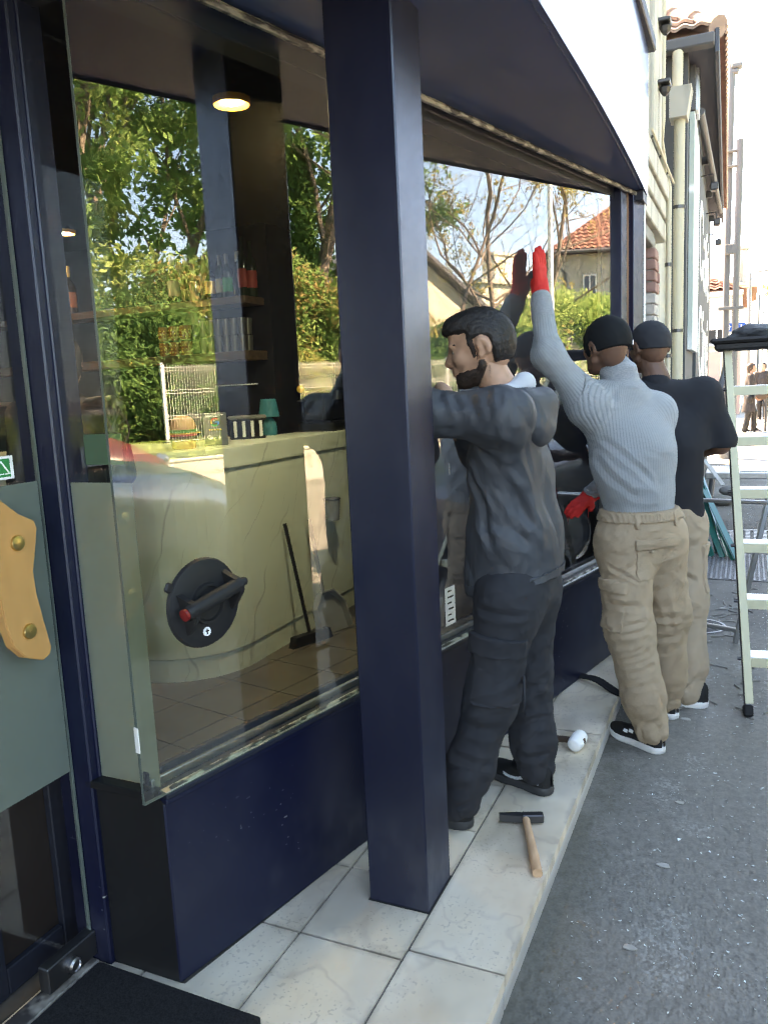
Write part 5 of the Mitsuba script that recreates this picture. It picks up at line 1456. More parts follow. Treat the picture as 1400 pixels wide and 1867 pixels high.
part(w2, 'pocket_tab', patch(tr2, pc - A(0, 0, .030), bk_, UPZ, .02, .018, .014, .08, disp=tf2), 'm_khaki2', smooth=True)
pl2 = J['HL'] * .35 + J['KL'] * .65 + J['s'] * .10 + bk_ * .03
pn = unit(J['s'] + bk_ * .5)
part(w2, 'cargo_flap', patch(tr2, pl2 + A(0, 0, .05), pn, UPZ, .15, .05, .014, .06, disp=tf2), 'm_khaki', smooth=True)
part(w2, 'cargo_pocket', patch(tr2, pl2 - A(0, 0, .05), pn, UPZ, .14, .17, .007, .06, disp=tf2), 'm_khaki', smooth=True)
u_ = shoe(w2, (-.283, 3.235, 0), J['footL'], 'm_shoe_black', 'm_sole_white')
shoe(w2, (-.26, 3.60, 0), J['footR'], 'm_shoe_black', 'm_sole_white')
fd_, fs_ = J['footL'], np.cross(UPZ, J['footL'])
for x in (.135, .165):
    part(u_, 'side_patch', frame_box(A(-.283, 3.235, .052 + .3 * (.165 - x)) + fd_ * x + fs_ * .0395, (fd_, unit(UPZ * .8 - fs_ * .6), np.cross(fd_, unit(UPZ * .8 - fs_ * .6))), (-.010, -.006, -.004), (.010, .008, .004), .001), 'm_paper')

# -------- third worker: black t-shirt, khaki trousers, dark skull cap
J = mkJ(f=(-.50, .866, 0), hf=(-.62, .78, -.02), hu=(0, 0, 1), pelvis=(-.325, 3.87, .90), chest=(-.305, 3.86, 1.25), neck=(-.375, 3.845, 1.50), skull=(-.40, 3.86, 1.59), head=(-.412, 3.87, 1.648),
        SL=(-.50, 3.76, 1.43), SR=(-.185, 3.93, 1.43), EL=(-.60, 3.92, 1.22), ER=(-.105, 3.95, 1.20), WL=(-.575, 4.08, 1.12), WR=(-.30, 4.15, 1.12),
        HL=(-.39, 3.83, .87), HR=(-.265, 3.91, .87), KL=(-.40, 3.87, .49), KR=(-.245, 3.88, .48), AL=(-.41, 3.86, .095), AR=(-.232, 3.80, .095), footL=(-.75, .66, 0), footR=(-.97, -.05, 0),
        handL=(A(-.5, .8, .2), A(0, 0, 1), A(-.8, -.5, 0), .4), handR=(A(-.9, .4, 0), A(0, 0, 1), A(.4, .9, 0), .4))
w3 = thing('person', 'man in a black t-shirt and khaki trousers, farthest of the three workers', 'person')
HP, at, ax, hm0 = add_head(w3, J['head'], J['hf'], J['hu'], 'm_skin_b')
part(w3, 'body', body_mesh(J, hm0), 'm_skin_b', smooth=True)
part(w3, 'skull_cap', soft([ell(at(-.014, 0, .030), (.098, .078, .088), ax), ell(at(-.045, 0, -.002), (.062, .064, .070), ax)], .0045, .02, off=.006, cut=[(at(.0, 0, -.115), ax, (.3, .3, .105), .004), (at(.12, 0, .0), ax, (.06, .3, .05), .01)]), 'm_trousers_dark', smooth=True)
ts = [seg(J['pelvis'] + A(0, 0, -.03), J['chest'] - A(0, 0, .05),   .170, .165, J['f'], 1.25), seg(J['chest'] - A(0, 0, .05), J['neck'] - A(0, 0, .06), .160, .08, J['f'], 1.2), seg(J['SL'], J['neck'] - A(0, 0, .06), .07, .07), seg(J['SR'], J['neck'] - A(0, 0, .06), .07, .07)]
for q in 'LR':
    ts += [seg(J['S' + q] - A(0, 0, .02), J['chest'] - A(0, 0, .04), .085, .13), seg(J['S' + q], J['E' + q] + A(0, 0, .02), .072, .074)]
part(w3, 'tshirt', soft(ts, .007, .035, cut=[(A(-.28, 3.88, .70), np.eye(3), (.6, .6, .165), .004), (A(-.085, 3.95, 1.06), np.eye(3), (.085, .3, .125), .004)], disp=drape(A(.1, .0, -1), A(.9, .45, 0), .010, 61, .3)), 'm_tshirt', smooth=True)
part(w3, 'collar', soft([seg(J['neck'] - A(0, 0, .055), J['neck'] + A(-.005, 0, -.012), .078, .066)], .006, .02), 'm_tshirt', smooth=True)
tr3 = trousers(J, (.142, .104, .094, .092, .084), hem=.115, top=.03)
tf3 = limb_folds([(J['HL'], J['KL']), (J['KL'], J['AL']), (J['HR'], J['KR']), (J['KR'], J['AR'])], .030, 15, 28, [(J['KR'], .16, .5), (J['AR'], .13, 1.2)])
tf3_, c3a = tf3, creases(F_TR3, .012, .016)
tf3 = lambda P, N: .55 * tf3_(P, N) + c3a(P, N)
part(w3, 'trousers', soft(tr3, .0065, .05, cut=[(J['pelvis'] + A(0, 0, .05 + .3), np.eye(3), (.5, .5, .3), .004)], disp=tf3), 'm_khaki2', smooth=True)
pl3 = J['HR'] * .45 + J['KR'] * .55 - J['s'] * .09 - J['f'] * .03
pn = unit(-J['s'] * .8 - J['f'] * .6)
part(w3, 'cargo_flap', patch(tr3, pl3 + A(0, 0, .07), pn, UPZ, .14, .06, .013, .06, disp=tf3), 'm_khaki2', smooth=True)
part(w3, 'cargo_pocket', patch(tr3, pl3 - A(0, 0, .04), pn, UPZ, .135, .18, .007, .06, disp=tf3), 'm_khaki2', smooth=True)
shoe(w3, (-.135, 3.795, 0), J['footR'], 'm_shoe_black', 'm_sole_white')
shoe(w3, (-.35, 3.83, 0), J['footL'], 'm_shoe_black', 'm_sole_white')


def simple_person(label, x, y, z, f, h, cloth, skin, hair, coat=False, trous='m_trousers_dark', walk=0., sc=.010):
    """A whole figure at some distance: joints from a standing pose scaled to its height."""
    k = thing('person', label, 'person')
    f = unit(f); s = lat(f); q = h / 1.75
    o = lambda a, b, c: A(x, y, z) + (f * a + s * b + UPZ * c) * q
    J = dict(f=f, s=s, pelvis=o(0, 0, .95), chest=o(.0, 0, 1.28), neck=o(0, 0, 1.48), skull=o(.02, 0, 1.58), SL=o(0, .18, 1.42), SR=o(0, -.18, 1.42), EL=o(-.02, .22, 1.14), ER=o(-.02, -.22, 1.14), WL=o(.14, .17, .96), WR=o(.16, -.17, .98),
             HL=o(0, .085, .92), HR=o(0, -.085, .92), KL=o(.05 + walk * .5, .09, .5), KR=o(.03 - walk * .5, -.09, .5), AL=o(walk, .09, .09), AR=o(-walk, -.09, .09), footL=f, footR=f)
    J['handL'] = (f * .5 - UPZ, -s, f, .3); J['handR'] = (f * .5 - UPZ, s, f, .3)
    HP, at, ax, hm0 = add_head(k, o(.03, 0, 1.635), f, A(0, 0, 1.), skin, .005)
    part(k, 'body', body_mesh(J, hm0), skin, smooth=True)
    part(k, 'hair', soft([ell(at(-.014, 0, .030), (.098, .078, .088), ax), ell(at(-.05, 0, -.03), (.055, .066, .10 if coat else .07), ax)], .006, .03, off=.010, cut=[(at(.10, 0, -.02), ax, (.07, .2, .075), .006), (at(.05, 0, -.13), ax, (.09, .2, .06 if coat else .075), .01)]), hair, smooth=True)
    P = [seg(J['pelvis'], J['chest'], .135, .145, f, 1.25), seg(J['chest'], J['neck'] - A(0, 0, .05), .14, .08, f, 1.2)]
    for a in 'LR':
        P += [seg(J['S' + a], J['neck'] - A(0, 0, .05), .062, .07), seg(J['S' + a], J['E' + a], .064, .056)] + ([seg(J['E' + a], J['W' + a], .055, .045)] if coat else [])
    if coat:
        P += [seg(J['pelvis'] + A(0, 0, .05), o(-.03, 0, .55), .14, .19, f, 1.2)]
    part(k, 'coat' if coat else 'tshirt', soft(P, sc, .05, cut=[(o(0, 0, .30 if coat else .68), np.eye(3), (.6, .6, .2), .01)], disp=drape(A(.1, 0, -1), s, .012, 71)), cloth, smooth=True)
    part(k, 'trousers', soft(trousers(J, (.13, .09, .075, .06, .06), .09), sc, .05), trous, smooth=True)
    for a in 'LR':
        shoe(k, J['A' + a] - f * .07 - A(0, 0, .09 * q), f, 'm_shoe_black', 'm_sole_white', .27, z)
    return k


simple_person('man in black standing at the counter inside, seen through the return window', -2.66, 2.60, .1, (-.6, .8, 0), 1.70, 'm_black', 'm_skin_a', 'm_hair')
wk_ = simple_person('woman in a long dark coat walking across the sunlit road', .055, 21.9, 0, (1, .1, 0), 1.68, 'm_coat', 'm_skin_c', 'm_oakdark', True, 'm_black', .12, .012)
part(wk_, 'handbag', soft([ell((.33, 21.75, .92), (.14, .07, .13))], .012, .02), 'm_oakdark', smooth=True)
simple_person('distant pedestrian in dark clothes behind the woman in the coat', .42, 27, 0, (-.2, -1, 0), 1.72, 'm_coat', 'm_skin_c', 'm_hair', False, 'm_black', .05, .014)
# ---------------------------------------------------------------- inside the bar
ctr = thing('bar_counter', 'marble-look bar counter with a rounded end and black veins', 'counter')


def counter_outline(o):
    r = .42 - o * .3
    pts = [(-2.36 - o, 5.18), (-2.36 - o, 3.03 + o + r)]
    for t in np.linspace(0, PI / 2, 14)[1:]:
        pts.append((-2.36 - o - r + r * math.cos(t), 3.03 + o + r - r * math.sin(t)))
    pts += [(-3.9, 3.03 + o), (-3.9, 3.75), (-2.98, 3.75), (-2.98, 4.34), (-2.70, 4.34), (-2.70, 5.18)]
    return Polygon(pts)


part(ctr, 'front', prism(counter_outline(.012), .22, 1.166), 'm_marble')
part(ctr, 'plinth', prism(counter_outline(.02), .095, .214), 'm_marble')
part(ctr, 'top', cat([prism(counter_outline(0), 1.165, 1.262), prism(counter_outline(.004), 1.262, 1.266)]), 'm_marble', smooth=20)
CT = 1.266
bg = thing('burger_model', 'glossy model burger with a sprig of green on the counter', 'burger model')
bo = (-2.62, 3.32, CT)
part(bg, 'bun', cat([lathe([(.001, 0), (.056, 0), (.062, .012), (.060, .034), (.054, .042)], bo), lathe([(.064, .098), (.066, .115), (.058, .145), (.036, .165), (.001, .172)], bo)]), 'm_bun', smooth=50)
part(bg, 'patty', lathe([(.05, .042), (.064, .046), (.066, .058), (.060, .066)], bo), 'm_patty', smooth=50)
part(bg, 'tomato', lathe([(.05, .064), (.068, .066), (.068, .076), (.05, .078)], bo), 'm_tomato', smooth=50)
part(bg, 'cheese', prism(Polygon([(-.062, -.062), (.062, -.062), (.062, .062), (-.062, .062)]), .076, .082, bo), 'm_cheese')
part(bg, 'lettuce', lathe([(.05, .082), (.074, .086), (.066, .093), (.073, .098), (.05, .1)], bo, n=17), 'm_lettuce')
part(bg, 'sprig', leaf_cloud(90, [(bo[0], bo[1], CT + .19)], [(.05, .05, .025)], .014, 91), 'm_leaf_1')
rv = thing('review_sign', 'small tilted counter sign with a coloured letter G and five stars', 'sign')
ro, rx = A(-2.55, 3.50, CT), unit(A(.80, .60, 0))
ry = unit(A(-.10, .13, .98)); rz = np.cross(rx, ry)
rax = (rx, ry, rz)
part(rv, 'panel', frame_box(ro, rax, (-.062, 0, -.004), (.062, .175, 0), .002), 'm_card')
part(rv, 'foot', frame_box(ro, (rx, np.cross(UPZ, rx), UPZ), (-.05, .0, 0), (.05, .06, .006)), 'm_card')


def ring(r0, r1, a0, a1, cx=0, cy=0, n=12):
    t = np.radians(np.linspace(a0, a1, n))
    return Polygon([(cx + r1 * math.cos(x), cy + r1 * math.sin(x)) for x in t] + [(cx + r0 * math.cos(x), cy + r0 * math.sin(x)) for x in t[::-1]])


lg = part(rv, 'logo', prism(ring(.015, .023, 45, 150, 0, .125), .0003, .0009, ro, rax), 'm_ink_red', label='round multicoloured letter G emblem')
part(rv, 'logo', prism(ring(.015, .023, 150, 210, 0, .125), .0003, .0009, ro, rax), 'm_ink_yellow')
part(rv, 'logo', prism(ring(.015, .023, 210, 310, 0, .125), .0003, .0009, ro, rax), 'm_ink_green')
part(rv, 'logo', prism(unary_union([ring(.015, .023, 310, 362, 0, .125), sbox(0, .121, .0225, .129)]), .0003, .0009, ro, rax), 'm_ink_blue')
star = lambda cx, cy, r: Polygon([(cx + (r if i % 2 == 0 else r * .42) * math.sin(i * PI / 5), cy + (r if i % 2 == 0 else r * .42) * math.cos(i * PI / 5)) for i in range(10)])
part(rv, 'stars', prism(unary_union([star(-.028 + .014 * i, .085, .006) for i in range(5)]), .0003, .0009, ro, rax), 'm_ink_yellow')
part(rv, 'print', prism(unary_union([sbox(-.045, .160, .045, .164), ring(.010, .0125, 0, 360, -.030, .045, 20), ring(.003, .0055, -60, 60, -.033, .045), ring(.007, .0085, -60, 60, -.033, .045), sbox(-.008, .043, .004, .0455)]), .0003, .0009, ro, rax), 'm_paper')
nb = thing('cutlery_box', 'black slatted counter box with pale rods', 'box')
no = A(-2.70, 4.02, CT); nax = (unit(A(.75, .66, 0)), unit(A(-.66, .75, 0)), UPZ)
part(nb, 'case', cat([frame_box(no, nax, (-.10, -.05, 0), (.10, .05, .012)), frame_box(no, nax, (-.10, .035, .012), (.10, .05, .115)), frame_box(no, nax, (-.10, -.05, .105), (.10, .05, .115))]), 'm_black')
part(nb, 'lid', frame_box(no, nax, (-.108, -.06, .117), (.112, .06, .137), .009), 'm_plastic', smooth=30)
for k in range(4):
    part(nb, 'rod', frame_box(no, nax, (-.085 + .05 * k, -.052, .012), (-.067 + .05 * k, -.045, .106), .002), 'm_white')
tl_ = thing('table_lamp', 'small matt teal table lamp on the counter', 'lamp')
lo_ = (-2.72, 4.30, CT)
part(tl_, 'base', lathe([(.001, 0), (.040, 0), (.045, .01), (.046, .04), (.040, .075), (.028, .10), (.012, .112)], lo_), 'm_teal', smooth=50)
part(tl_, 'shade', lathe([(.066, .115), (.047, .225), (.044, .225), (.063, .115)], lo_, n=28), 'm_teal', smooth=50)
em = thing('coffee_machine', 'black coffee machine behind the counter', 'coffee machine')
part(em, 'body', cat([box((-2.66, 4.55, CT), (-2.40, 5.02, CT + .06), .01), box((-2.66, 4.62, CT + .06), (-2.50, 4.98, CT + .26), .015), box((-2.66, 4.55, CT + .26), (-2.38, 5.02, CT + .36), .02)]), 'm_black')
part(em, 'group_head', cat([cyl((-2.44, y, CT + .20), (-2.44, y, CT + .26), .03) for y in (4.70, 4.88)]), 'm_darksteel', smooth=40)
yb = thing('ornament', 'little yellow globe on a dark stand among shiny bits', 'ornament')
yo = (-2.50, 4.33, CT + .20)
part(yb, 'globe', ball((yo[0], yo[1], yo[2] + .075), .024, 2), 'm_cheese', smooth=True)
part(yb, 'stand', lathe([(.03, 0), (.03, .006), (.005, .012), (.004, .055)], yo), 'm_darksteel', smooth=40)
hb = thing('hanging_bin', 'small grey cup hooked on the counter front', 'cup')
part(hb, 'cup', lathe([(.001, 0), (.040, 0), (.050, .13), (.053, .132), (.047, .13), (.038, .006), (.001, .006)], (-2.30, 4.28, .74)), 'm_plastic', smooth=40)
part(hb, 'rim', lathe([(.052, .128), (.056, .130), (.052, .136)], (-2.30, 4.28, .74)), 'm_black', smooth=40)
bh_ = thing('broom', 'long-handled black brush leaning against the counter', 'broom')
part(bh_, 'handle', tube([(-2.27, 3.86, .16), (-2.35, 3.80, .80)], .011, 10), 'm_plastic_dark', smooth=40)
part(bh_, 'head', prism(Polygon([(-.15, 0), (.15, 0), (.13, .06), (-.13, .06)]), -.022, .022, (-2.26, 3.86, .097), (unit(A(.35, .94, 0)), UPZ, unit(A(.94, -.35, 0)))), 'm_plastic_dark')
dp = thing('dustpan', 'grey long-handled dustpan standing beside the broom', 'dustpan')
dpP = Polygon([(-.125, 0), (.125, 0), (.12, .16), (.05, .25), (-.05, .25), (-.12, .16)])
dax = (unit(A(.30, .95, 0)), unit(A(-.30, .1, .95)), np.cross(unit(A(.30, .95, 0)), unit(A(-.30, .1, .95))))
part(dp, 'pan', cat([prism(dpP, 0, .006, (-2.22, 4.06, .10), dax), prism(dpP.difference(dpP.buffer(-.008)).difference(sbox(-.2, -.1, .2, .01)), .0, .05, (-2.22, 4.06, .10), dax)]), 'm_plastic')
part(dp, 'handle', tube([(-2.29, 4.085, .33), (-2.335, 4.05, .78)], .012, 10), 'm_plastic', smooth=40)

# shelves with bottles and glasses on the back wall
sh = thing('bar_shelf', 'two wooden wall shelves holding bottles and glasses behind the bar', 'shelf')
SY = 4.40
part(sh, 'shelf', box((-5.6, SY - .22, 2.07), (-2.76, SY - .002, 2.115), .003), 'm_oakdark', label='upper shelf')
part(sh, 'shelf', box((-5.6, SY - .22, 1.735), (-2.76, SY - .002, 1.79), .003), 'm_oakdark', label='lower shelf')
part(sh, 'shelf', box((-5.6, SY - .22, 1.52), (-3.9, SY - .002, 1.55), .003), 'm_oakdark', label='short lowest shelf')


def bottle(x, y, z, h, r, body, lab, cap, label):
    b = thing('bottle', label, 'bottle')
    part(b, 'body', lathe([(.001, 0), (r, .002), (r, h * .56), (r * .85, h * .64), (r * .36, h * .74), (r * .34, h * .93), (r * .40, h * .94), (r * .40, h), (.001, h)], (x, y, z), n=14), body, smooth=50)
    if lab:
        part(b, 'label', lathe([(r + .0008, h * .16), (r + .0008, h * .47)], (x, y, z), n=14), lab, smooth=50)
    if cap:
        part(b, 'cap', lathe([(r * .42, h * .78), (r * .42, h * 1.003), (.001, h * 1.005)], (x, y, z), n=10), cap, smooth=50)


zt = 2.115
specs = [(-3.36, .31, .038, 'm_bottle_g', 'm_label_w', 'm_label_w', 'dark bottle with a cream label and white cap, left end of the row'),
         (-3.27, .30, .036, 'm_bottle_b', None, 'm_label_w', 'unlabelled dark bottle with a white cap'), (-3.20, .22, .034, 'm_tumbler', None, 'm_darksteel', 'short clear flask beside the white-capped bottles'),
         (-3.13, .29, .036, 'm_tumbler', None, None, 'clear slim bottle on the upper shelf'), (-3.08, .25, .034, 'm_bottle_b', 'm_gold', None, 'dark bottle with a yellow label'),
         (-3.01, .27, .036, 'm_bottle_g', 'm_label_w', 'm_darksteel', 'green bottle with a pale label, fifth from the right'), (-2.945, .27, .034, 'm_bottle_g', 'm_sticker', 'm_darksteel', 'bottle with a green label'),
         (-2.88, .28, .036, 'm_bottle_b', None, 'm_label_w', 'dark bottle with a pale neck wrap, third from the right'), (-2.83, .36, .034, 'm_bottle_g', 'm_label_r', None, 'tall dark bottle with a red label near the shelf end'),
         (-2.785, .33, .034, 'm_bottle_g', 'm_label_r', None, 'dark bottle with a red label at the shelf end')]
for j, (x, h, r, bd, lb, cp, lab) in enumerate(specs):
    bottle(x, SY - .11 + .02 * (j % 2), zt, h, r, bd, lb, cp, lab)
bottle(-4.52, SY - .10, zt, .31, .042, 'm_bottle_g', 'm_label_w', 'm_gold', 'dark wine bottle with a cream label seen through the return window')
bottle(-4.26, SY - .10, zt, .33, .048, 'm_bottle_b', 'm_label_o', 'm_gold', 'sparkling wine bottle with an orange label')
gi = 0
gproto = None
for row in range(2):
    for lay in range(2):
        for c in range(6):
            x, y, z = -3.13 + .058 * c, SY - .15 + .07 * row, 1.79 + .105 * lay
            k = thing('tumbler', 'clear tumbler stacked in the block of glasses on the lower shelf', 'glass', 'tumblers stacked on the lower shelf')
            put(k, lathe([(.001, .004), (.022, .0), (.027, .098), (.025, .098), (.020, .010), (.001, .010)], (x, y, z), n=12), 'm_tumbler', smooth=50)
for c in range(3):
    for lay in range(2):
        k = thing('lantern', 'amber pierced tea-light lantern glowing on the lower shelf', 'lantern', 'amber lanterns on the lower shelf')
        x, z = -3.46 + .085 * c, 1.79 + .098 * lay
        part(k, 'cup', lathe([(.001, 0), (.036, 0), (.038, .09), (.036, .09), (.034, .004), (.001, .004)], (x, SY - .12, z), n=12), 'm_label_o', smooth=50)
        dots = [ball((x + .038 * math.cos(a), SY - .12 + .038 * math.sin(a), z + hz), .0045, 1) for a in np.linspace(-2.9, -.3, 5) for hz in (.02, .042, .064)]
        part(k, 'piercing', cat(dots), 'm_gold')
fr_ = thing('under_shelf_rail', 'thin pale rail on the dark back wall under the shelves', 'rail')
put(fr_, box((-3.15, SY - .03, 1.585), (-2.85, SY - .002, 1.592)), 'm_paper')

# ---------------------------------------------------------------- tools on the step
def oriented(a, b):
    d = unit(A(*b) - A(*a)); return d


hm_ = thing('hammer', 'hammer with a pale wooden handle and black steel head lying on the step', 'hammer')
h0, h1 = A(-.632, 2.383, .119), A(-.527, 2.108, .112)
hd = unit(h1 - h0)
hsd = unit(np.cross(UPZ, hd))
part(hm_, 'handle', tube([h0 - hd * .012, h0 + hd * .03, h0 + hd * .12, h0 + hd * .20, h1], [.0115, .012, .0125, .0150, .0148], 14), 'm_ash', smooth=40)
hax = (hsd, hd, np.cross(hsd, hd))
part(hm_, 'head', cat([frame_box(h0, hax, (-.012, -.014, -.014), (.058, .014, .014), .003), prism([(-.012, -.014), (-.012, .014), (-.085, .002), (-.085, -.013)], -.012, .012, h0, hax)]), 'm_darksteel')
ml = thing('mallet', 'mallet with a white head and brown handle lying behind a black shoe', 'mallet')
m0, m1 = A(-.575, 2.968, .136), A(-.72, 3.005, .113)
md = unit(m1 - m0); ms_ = unit(np.cross(md, UPZ))
part(ml, 'handle', tube([m0 + md * .02, m0 + md * .1, m1, m1 + md * .10], [.0125, .013, .0155, .015], 12), 'm_oakdark', smooth=40)
hx = unit(ms_ * .93 + md * .1 + UPZ * .1)
part(ml, 'head', lathe([(.001, -.045), (.020, -.045), (.027, -.039), (.0295, -.018), (.0295, .018), (.027, .039), (.020, .045), (.001, .045)], m0, hx, 24), 'm_white', smooth=50)
part(ml, 'eye', lathe([(.012, 0), (.001, .002)], m0 - md * .029, -md, 12), 'm_oakdark')
sp = thing('rubber_strip', 'dark bent rubber strip lying across the far end of the step', 'strip')
s0, s1 = A(-.72, 3.735, .11), A(-.47, 3.55, .10)
sd = unit(s1 - s0); sn = unit(np.cross(UPZ, sd))
part(sp, 'strip', cat([grid_mesh(np.stack([np.stack([s0 + sd * t + sn * w + UPZ * (h + .018 * math.sin(t * 12) ** 2) for w, h in ((-.022, .0), (-.020, .004), (.018, .012), (.020, .008))]) for t in np.linspace(-.02, .34, 16)])), grid_mesh(np.stack([np.stack([s0 + sd * t + sn * w + UPZ * (h + .018 * math.sin(t * 12) ** 2) for w, h in ((.020, .008), (-.022, .0))]) for t in np.linspace(-.02, .34, 16)]))]), 'm_rubber')

# suction lifter on the pane
lf = thing('suction_lifter', 'round black suction lifter with a bar handle stuck to the new pane', 'suction lifter')
lc = FP(.150, pw + .0, 1.037)
part(lf, 'pad', lathe([(.001, .001), (.098, .001), (.103, .006), (.099, .014), (.080, .020), (.055, .021), (.001, .022)], lc, FN, 48), 'm_plastic_dark', smooth=40)
part(lf, 'well', lathe([(.048, .0205), (.046, .029), (.040, .029), (.037, .022), (.001, .021)], lc, FN, 32), 'm_plastic_dark', smooth=30)
ld = unit(FD * .955 + UPZ * .20)          # handle direction across the pad
lq = np.cross(FN, ld)
lax = (ld, lq, FN)
for s in (-1, 1):
    arm_ = Polygon([(-.055, .012), (.050, .012), (.040, .028), (-.002, .066), (-.020, .072), (-.036, .062), (-.045, .036)]).difference(Polygon([(-.018, .048), (.008, .038), (.004, .050), (-.012, .060)]))
    part(lf, 'bracket', prism(arm_.buffer(-.002).buffer(.002), -.007, .007, lc + ld * (.066 * s), (-lq, FN, -ld if False else np.cross(-lq, FN))), 'm_plastic_dark')
hcen = lc + FN * .056 + lq * .020
part(lf, 'handle', lathe([(.001, -.086), (.013, -.085), (.0165, -.075), (.0165, -.06), (.0175, 0), (.0165, .055), (.014, .070), (.001, .071)], hcen, ld, 20), 'm_plastic_dark', smooth=40)
part(lf, 'plunger', lathe([(.013, 0), (.0135, .008), (.001, .010)], hcen - ld * .0865, -ld, 18), 'm_red_knob', smooth=30)
part(lf, 'bolt', lathe([(.010, 0), (.010, .018), (.007, .022), (.001, .022)], hcen + ld * .070, ld, 12), 'm_plastic_dark', smooth=30)
part(lf, 'tab', frame_box(lc, (unit(-FD * .85 + UPZ * .5), np.cross(FN, unit(-FD * .85 + UPZ * .5)), FN), (.095, -.011, .002), (.117, .011, .012), .004), 'm_plastic_dark')
sc_ = lc - UPZ * .063 - FD * .01 + FN * .020
part(lf, 'seal', lathe([(.0105, 0), (.0105, .003), (.001, .003)], sc_, FN, 18), 'm_paper', label='small round white seal with a printed mark')
part(lf, 'seal_print', cat([frame_box(sc_ + FN * .003, FAX, (-.0015, 0, -.006), (.0015, .0006, .006)), frame_box(sc_ + FN * .003, FAX, (-.0045, .0001, .000), (.0045, .0008, .003))]), 'm_black')
LS = 1.07
for kk in [x for x in list(scene) if x.startswith(lf + '__')]:
    scene[kk]['to_world'] = T().translate((lc * (1 - LS)).tolist()).scale(LS)
# second suction lifter held by the middle worker
lf2 = thing('suction_clamp', 'small dark suction clamp on the far window under a red glove', 'suction lifter')
l2 = FP(2.16, -.03, .875)
part(lf2, 'pad', lathe([(.001, .001), (.046, .001), (.048, .007), (.036, .014), (.001, .016)], l2 - UPZ * .02, FN, 28), 'm_plastic_dark', smooth=40)
part(lf2, 'lever', cat([tube([l2 + FN * .014 + UPZ * .03, l2 + FN * .045 + UPZ * .03, l2 + FN * .05 - UPZ * .06, l2 + FN * .03 - UPZ * .13], .0055, 8)]), 'm_steel', smooth=40)
part(lf2, 'body', frame_box(l2, FAX, (-.02, .012, -.05), (.02, .04, .03), .006), 'm_darksteel')
wl = thing('paper_label', 'white printed paper label stuck low on the second window', 'label')
part(wl, 'sheet', fb(1.285, 1.352, -.0285, -.0278, .658, .80), 'm_paper')
part(wl, 'print', cat([fb(1.30 + .002 * (k % 3), 1.34 - .012 * (k % 2), -.0277, -.0272, .672 + .022 * k, .678 + .022 * k) for k in range(6)]), 'm_black')

# ---------------------------------------------------------------- step ladder
ld_ = thing('step_ladder', 'aluminium step ladder with lime coloured front edges and a black top tray', 'ladder')
fl0, fr0 = A(.033, 3.747, 0), A(.50, 3.80, 0)
top_l, top_r = A(-.105, 4.47, 1.66), A(.27, 4.51, 1.66)
rl0, rr0 = A(-.47, 4.98, 0), A(-.035, 4.80, 0)


def stile(name, a, b, w, t, mat, key):
    d = unit(b - a); s = unit(np.cross(d, unit(fr0 - fl0)))
    x = np.cross(s, d)
    return part(key, name, frame_box(a, (x, s, d), (-t / 2, -w / 2, 0), (t / 2, w / 2, np.linalg.norm(b - a)), .003), mat)


for a, b, sg in ((fl0, top_l, 1), (fr0, top_r, -1)):
    stile('stile', a, b, .062, .026, 'm_darksteel', ld_)
    d = unit(b - a); s = unit(np.cross(d, unit(fr0 - fl0))); x = np.cross(s, d)
    fdir = -s if (-s)[1] < 0 else s
    part(ld_, 'stile_edge', frame_box(a + fdir * .032 + x * .004 * sg, (x, fdir, d), (-.017, 0, .05), (.017, .006, np.linalg.norm(b - a) - .02), .002), 'm_lime')
    part(ld_, 'foot', frame_box(a, (x, s, d), (-.019, -.038, -.004), (.019, .038, .045), .005), 'm_rubber')
for a, b in ((rl0, top_l + A(.02, .06, -.02)), (rr0, top_r + A(-.02, .06, -.02))):
    stile('rear_leg', a, b, .045, .024, 'm_alu', ld_)
part(ld_, 'cross_bar', tube([rl0 + (top_l - rl0) * .045, rr0 + (top_r - rr0) * .045], .014, 10), 'm_alu', smooth=40)
part(ld_, 'cross_bar', tube([rl0 + (top_l - rl0) * .5, rr0 + (top_r - rr0) * .5], .012, 10), 'm_alu', smooth=40)
for k in range(1, 7):
    t = k * .245 / 1.66 * .985
    a, b = fl0 + (top_l - fl0) * t, fr0 + (top_r - fr0) * t
    x = unit(b - a); y = np.cross(UPZ, x)
    tr = part(ld_, 'tread', frame_box(a, (x, y, UPZ), (.012, -.03, -.002), (np.linalg.norm(b - a) - .012, .075, .006), .002), 'm_alu')
    part(tr, 'nosing', frame_box(a, (x, y, UPZ), (.012, -.036, -.040), (np.linalg.norm(b - a) - .012, -.030, .003), .002), 'm_lime')
    part(tr, 'rivet', cyl(a + A(-.030, -.01, -.01), a + A(.02, -.01, -.01), .008, n=8), 'm_darksteel')
part(ld_, 'top_tray', cat([frame_box(top_l, ((1, 0, 0), (0, 1, 0), (0, 0, 1)), (-.05, -.10, -.03), (.44, .22, .01), .01), frame_box(top_l, ((1, 0, 0), (0, 1, 0), (0, 0, 1)), (-.07, -.12, .005), (.46, .24, .03), .012)]), 'm_plastic_dark')
tb = thing('tool_bag', 'limp dark tool bag lying on the ladder top', 'bag')
part(tb, 'bag', soft([ell((.02, 4.52, 1.715), (.10, .10, .045)), ell((.14, 4.55, 1.705), (.12, .09, .035)), ell((.26, 4.55, 1.70), (.09, .08, .03)), seg((-.09, 4.46, 1.685), (.0, 4.5, 1.70), .022)], .009, .05, disp=lambda P, N: .012 * (ridge(P * A(14, 14, 22), 3) - .4)), 'm_jacket', smooth=True)

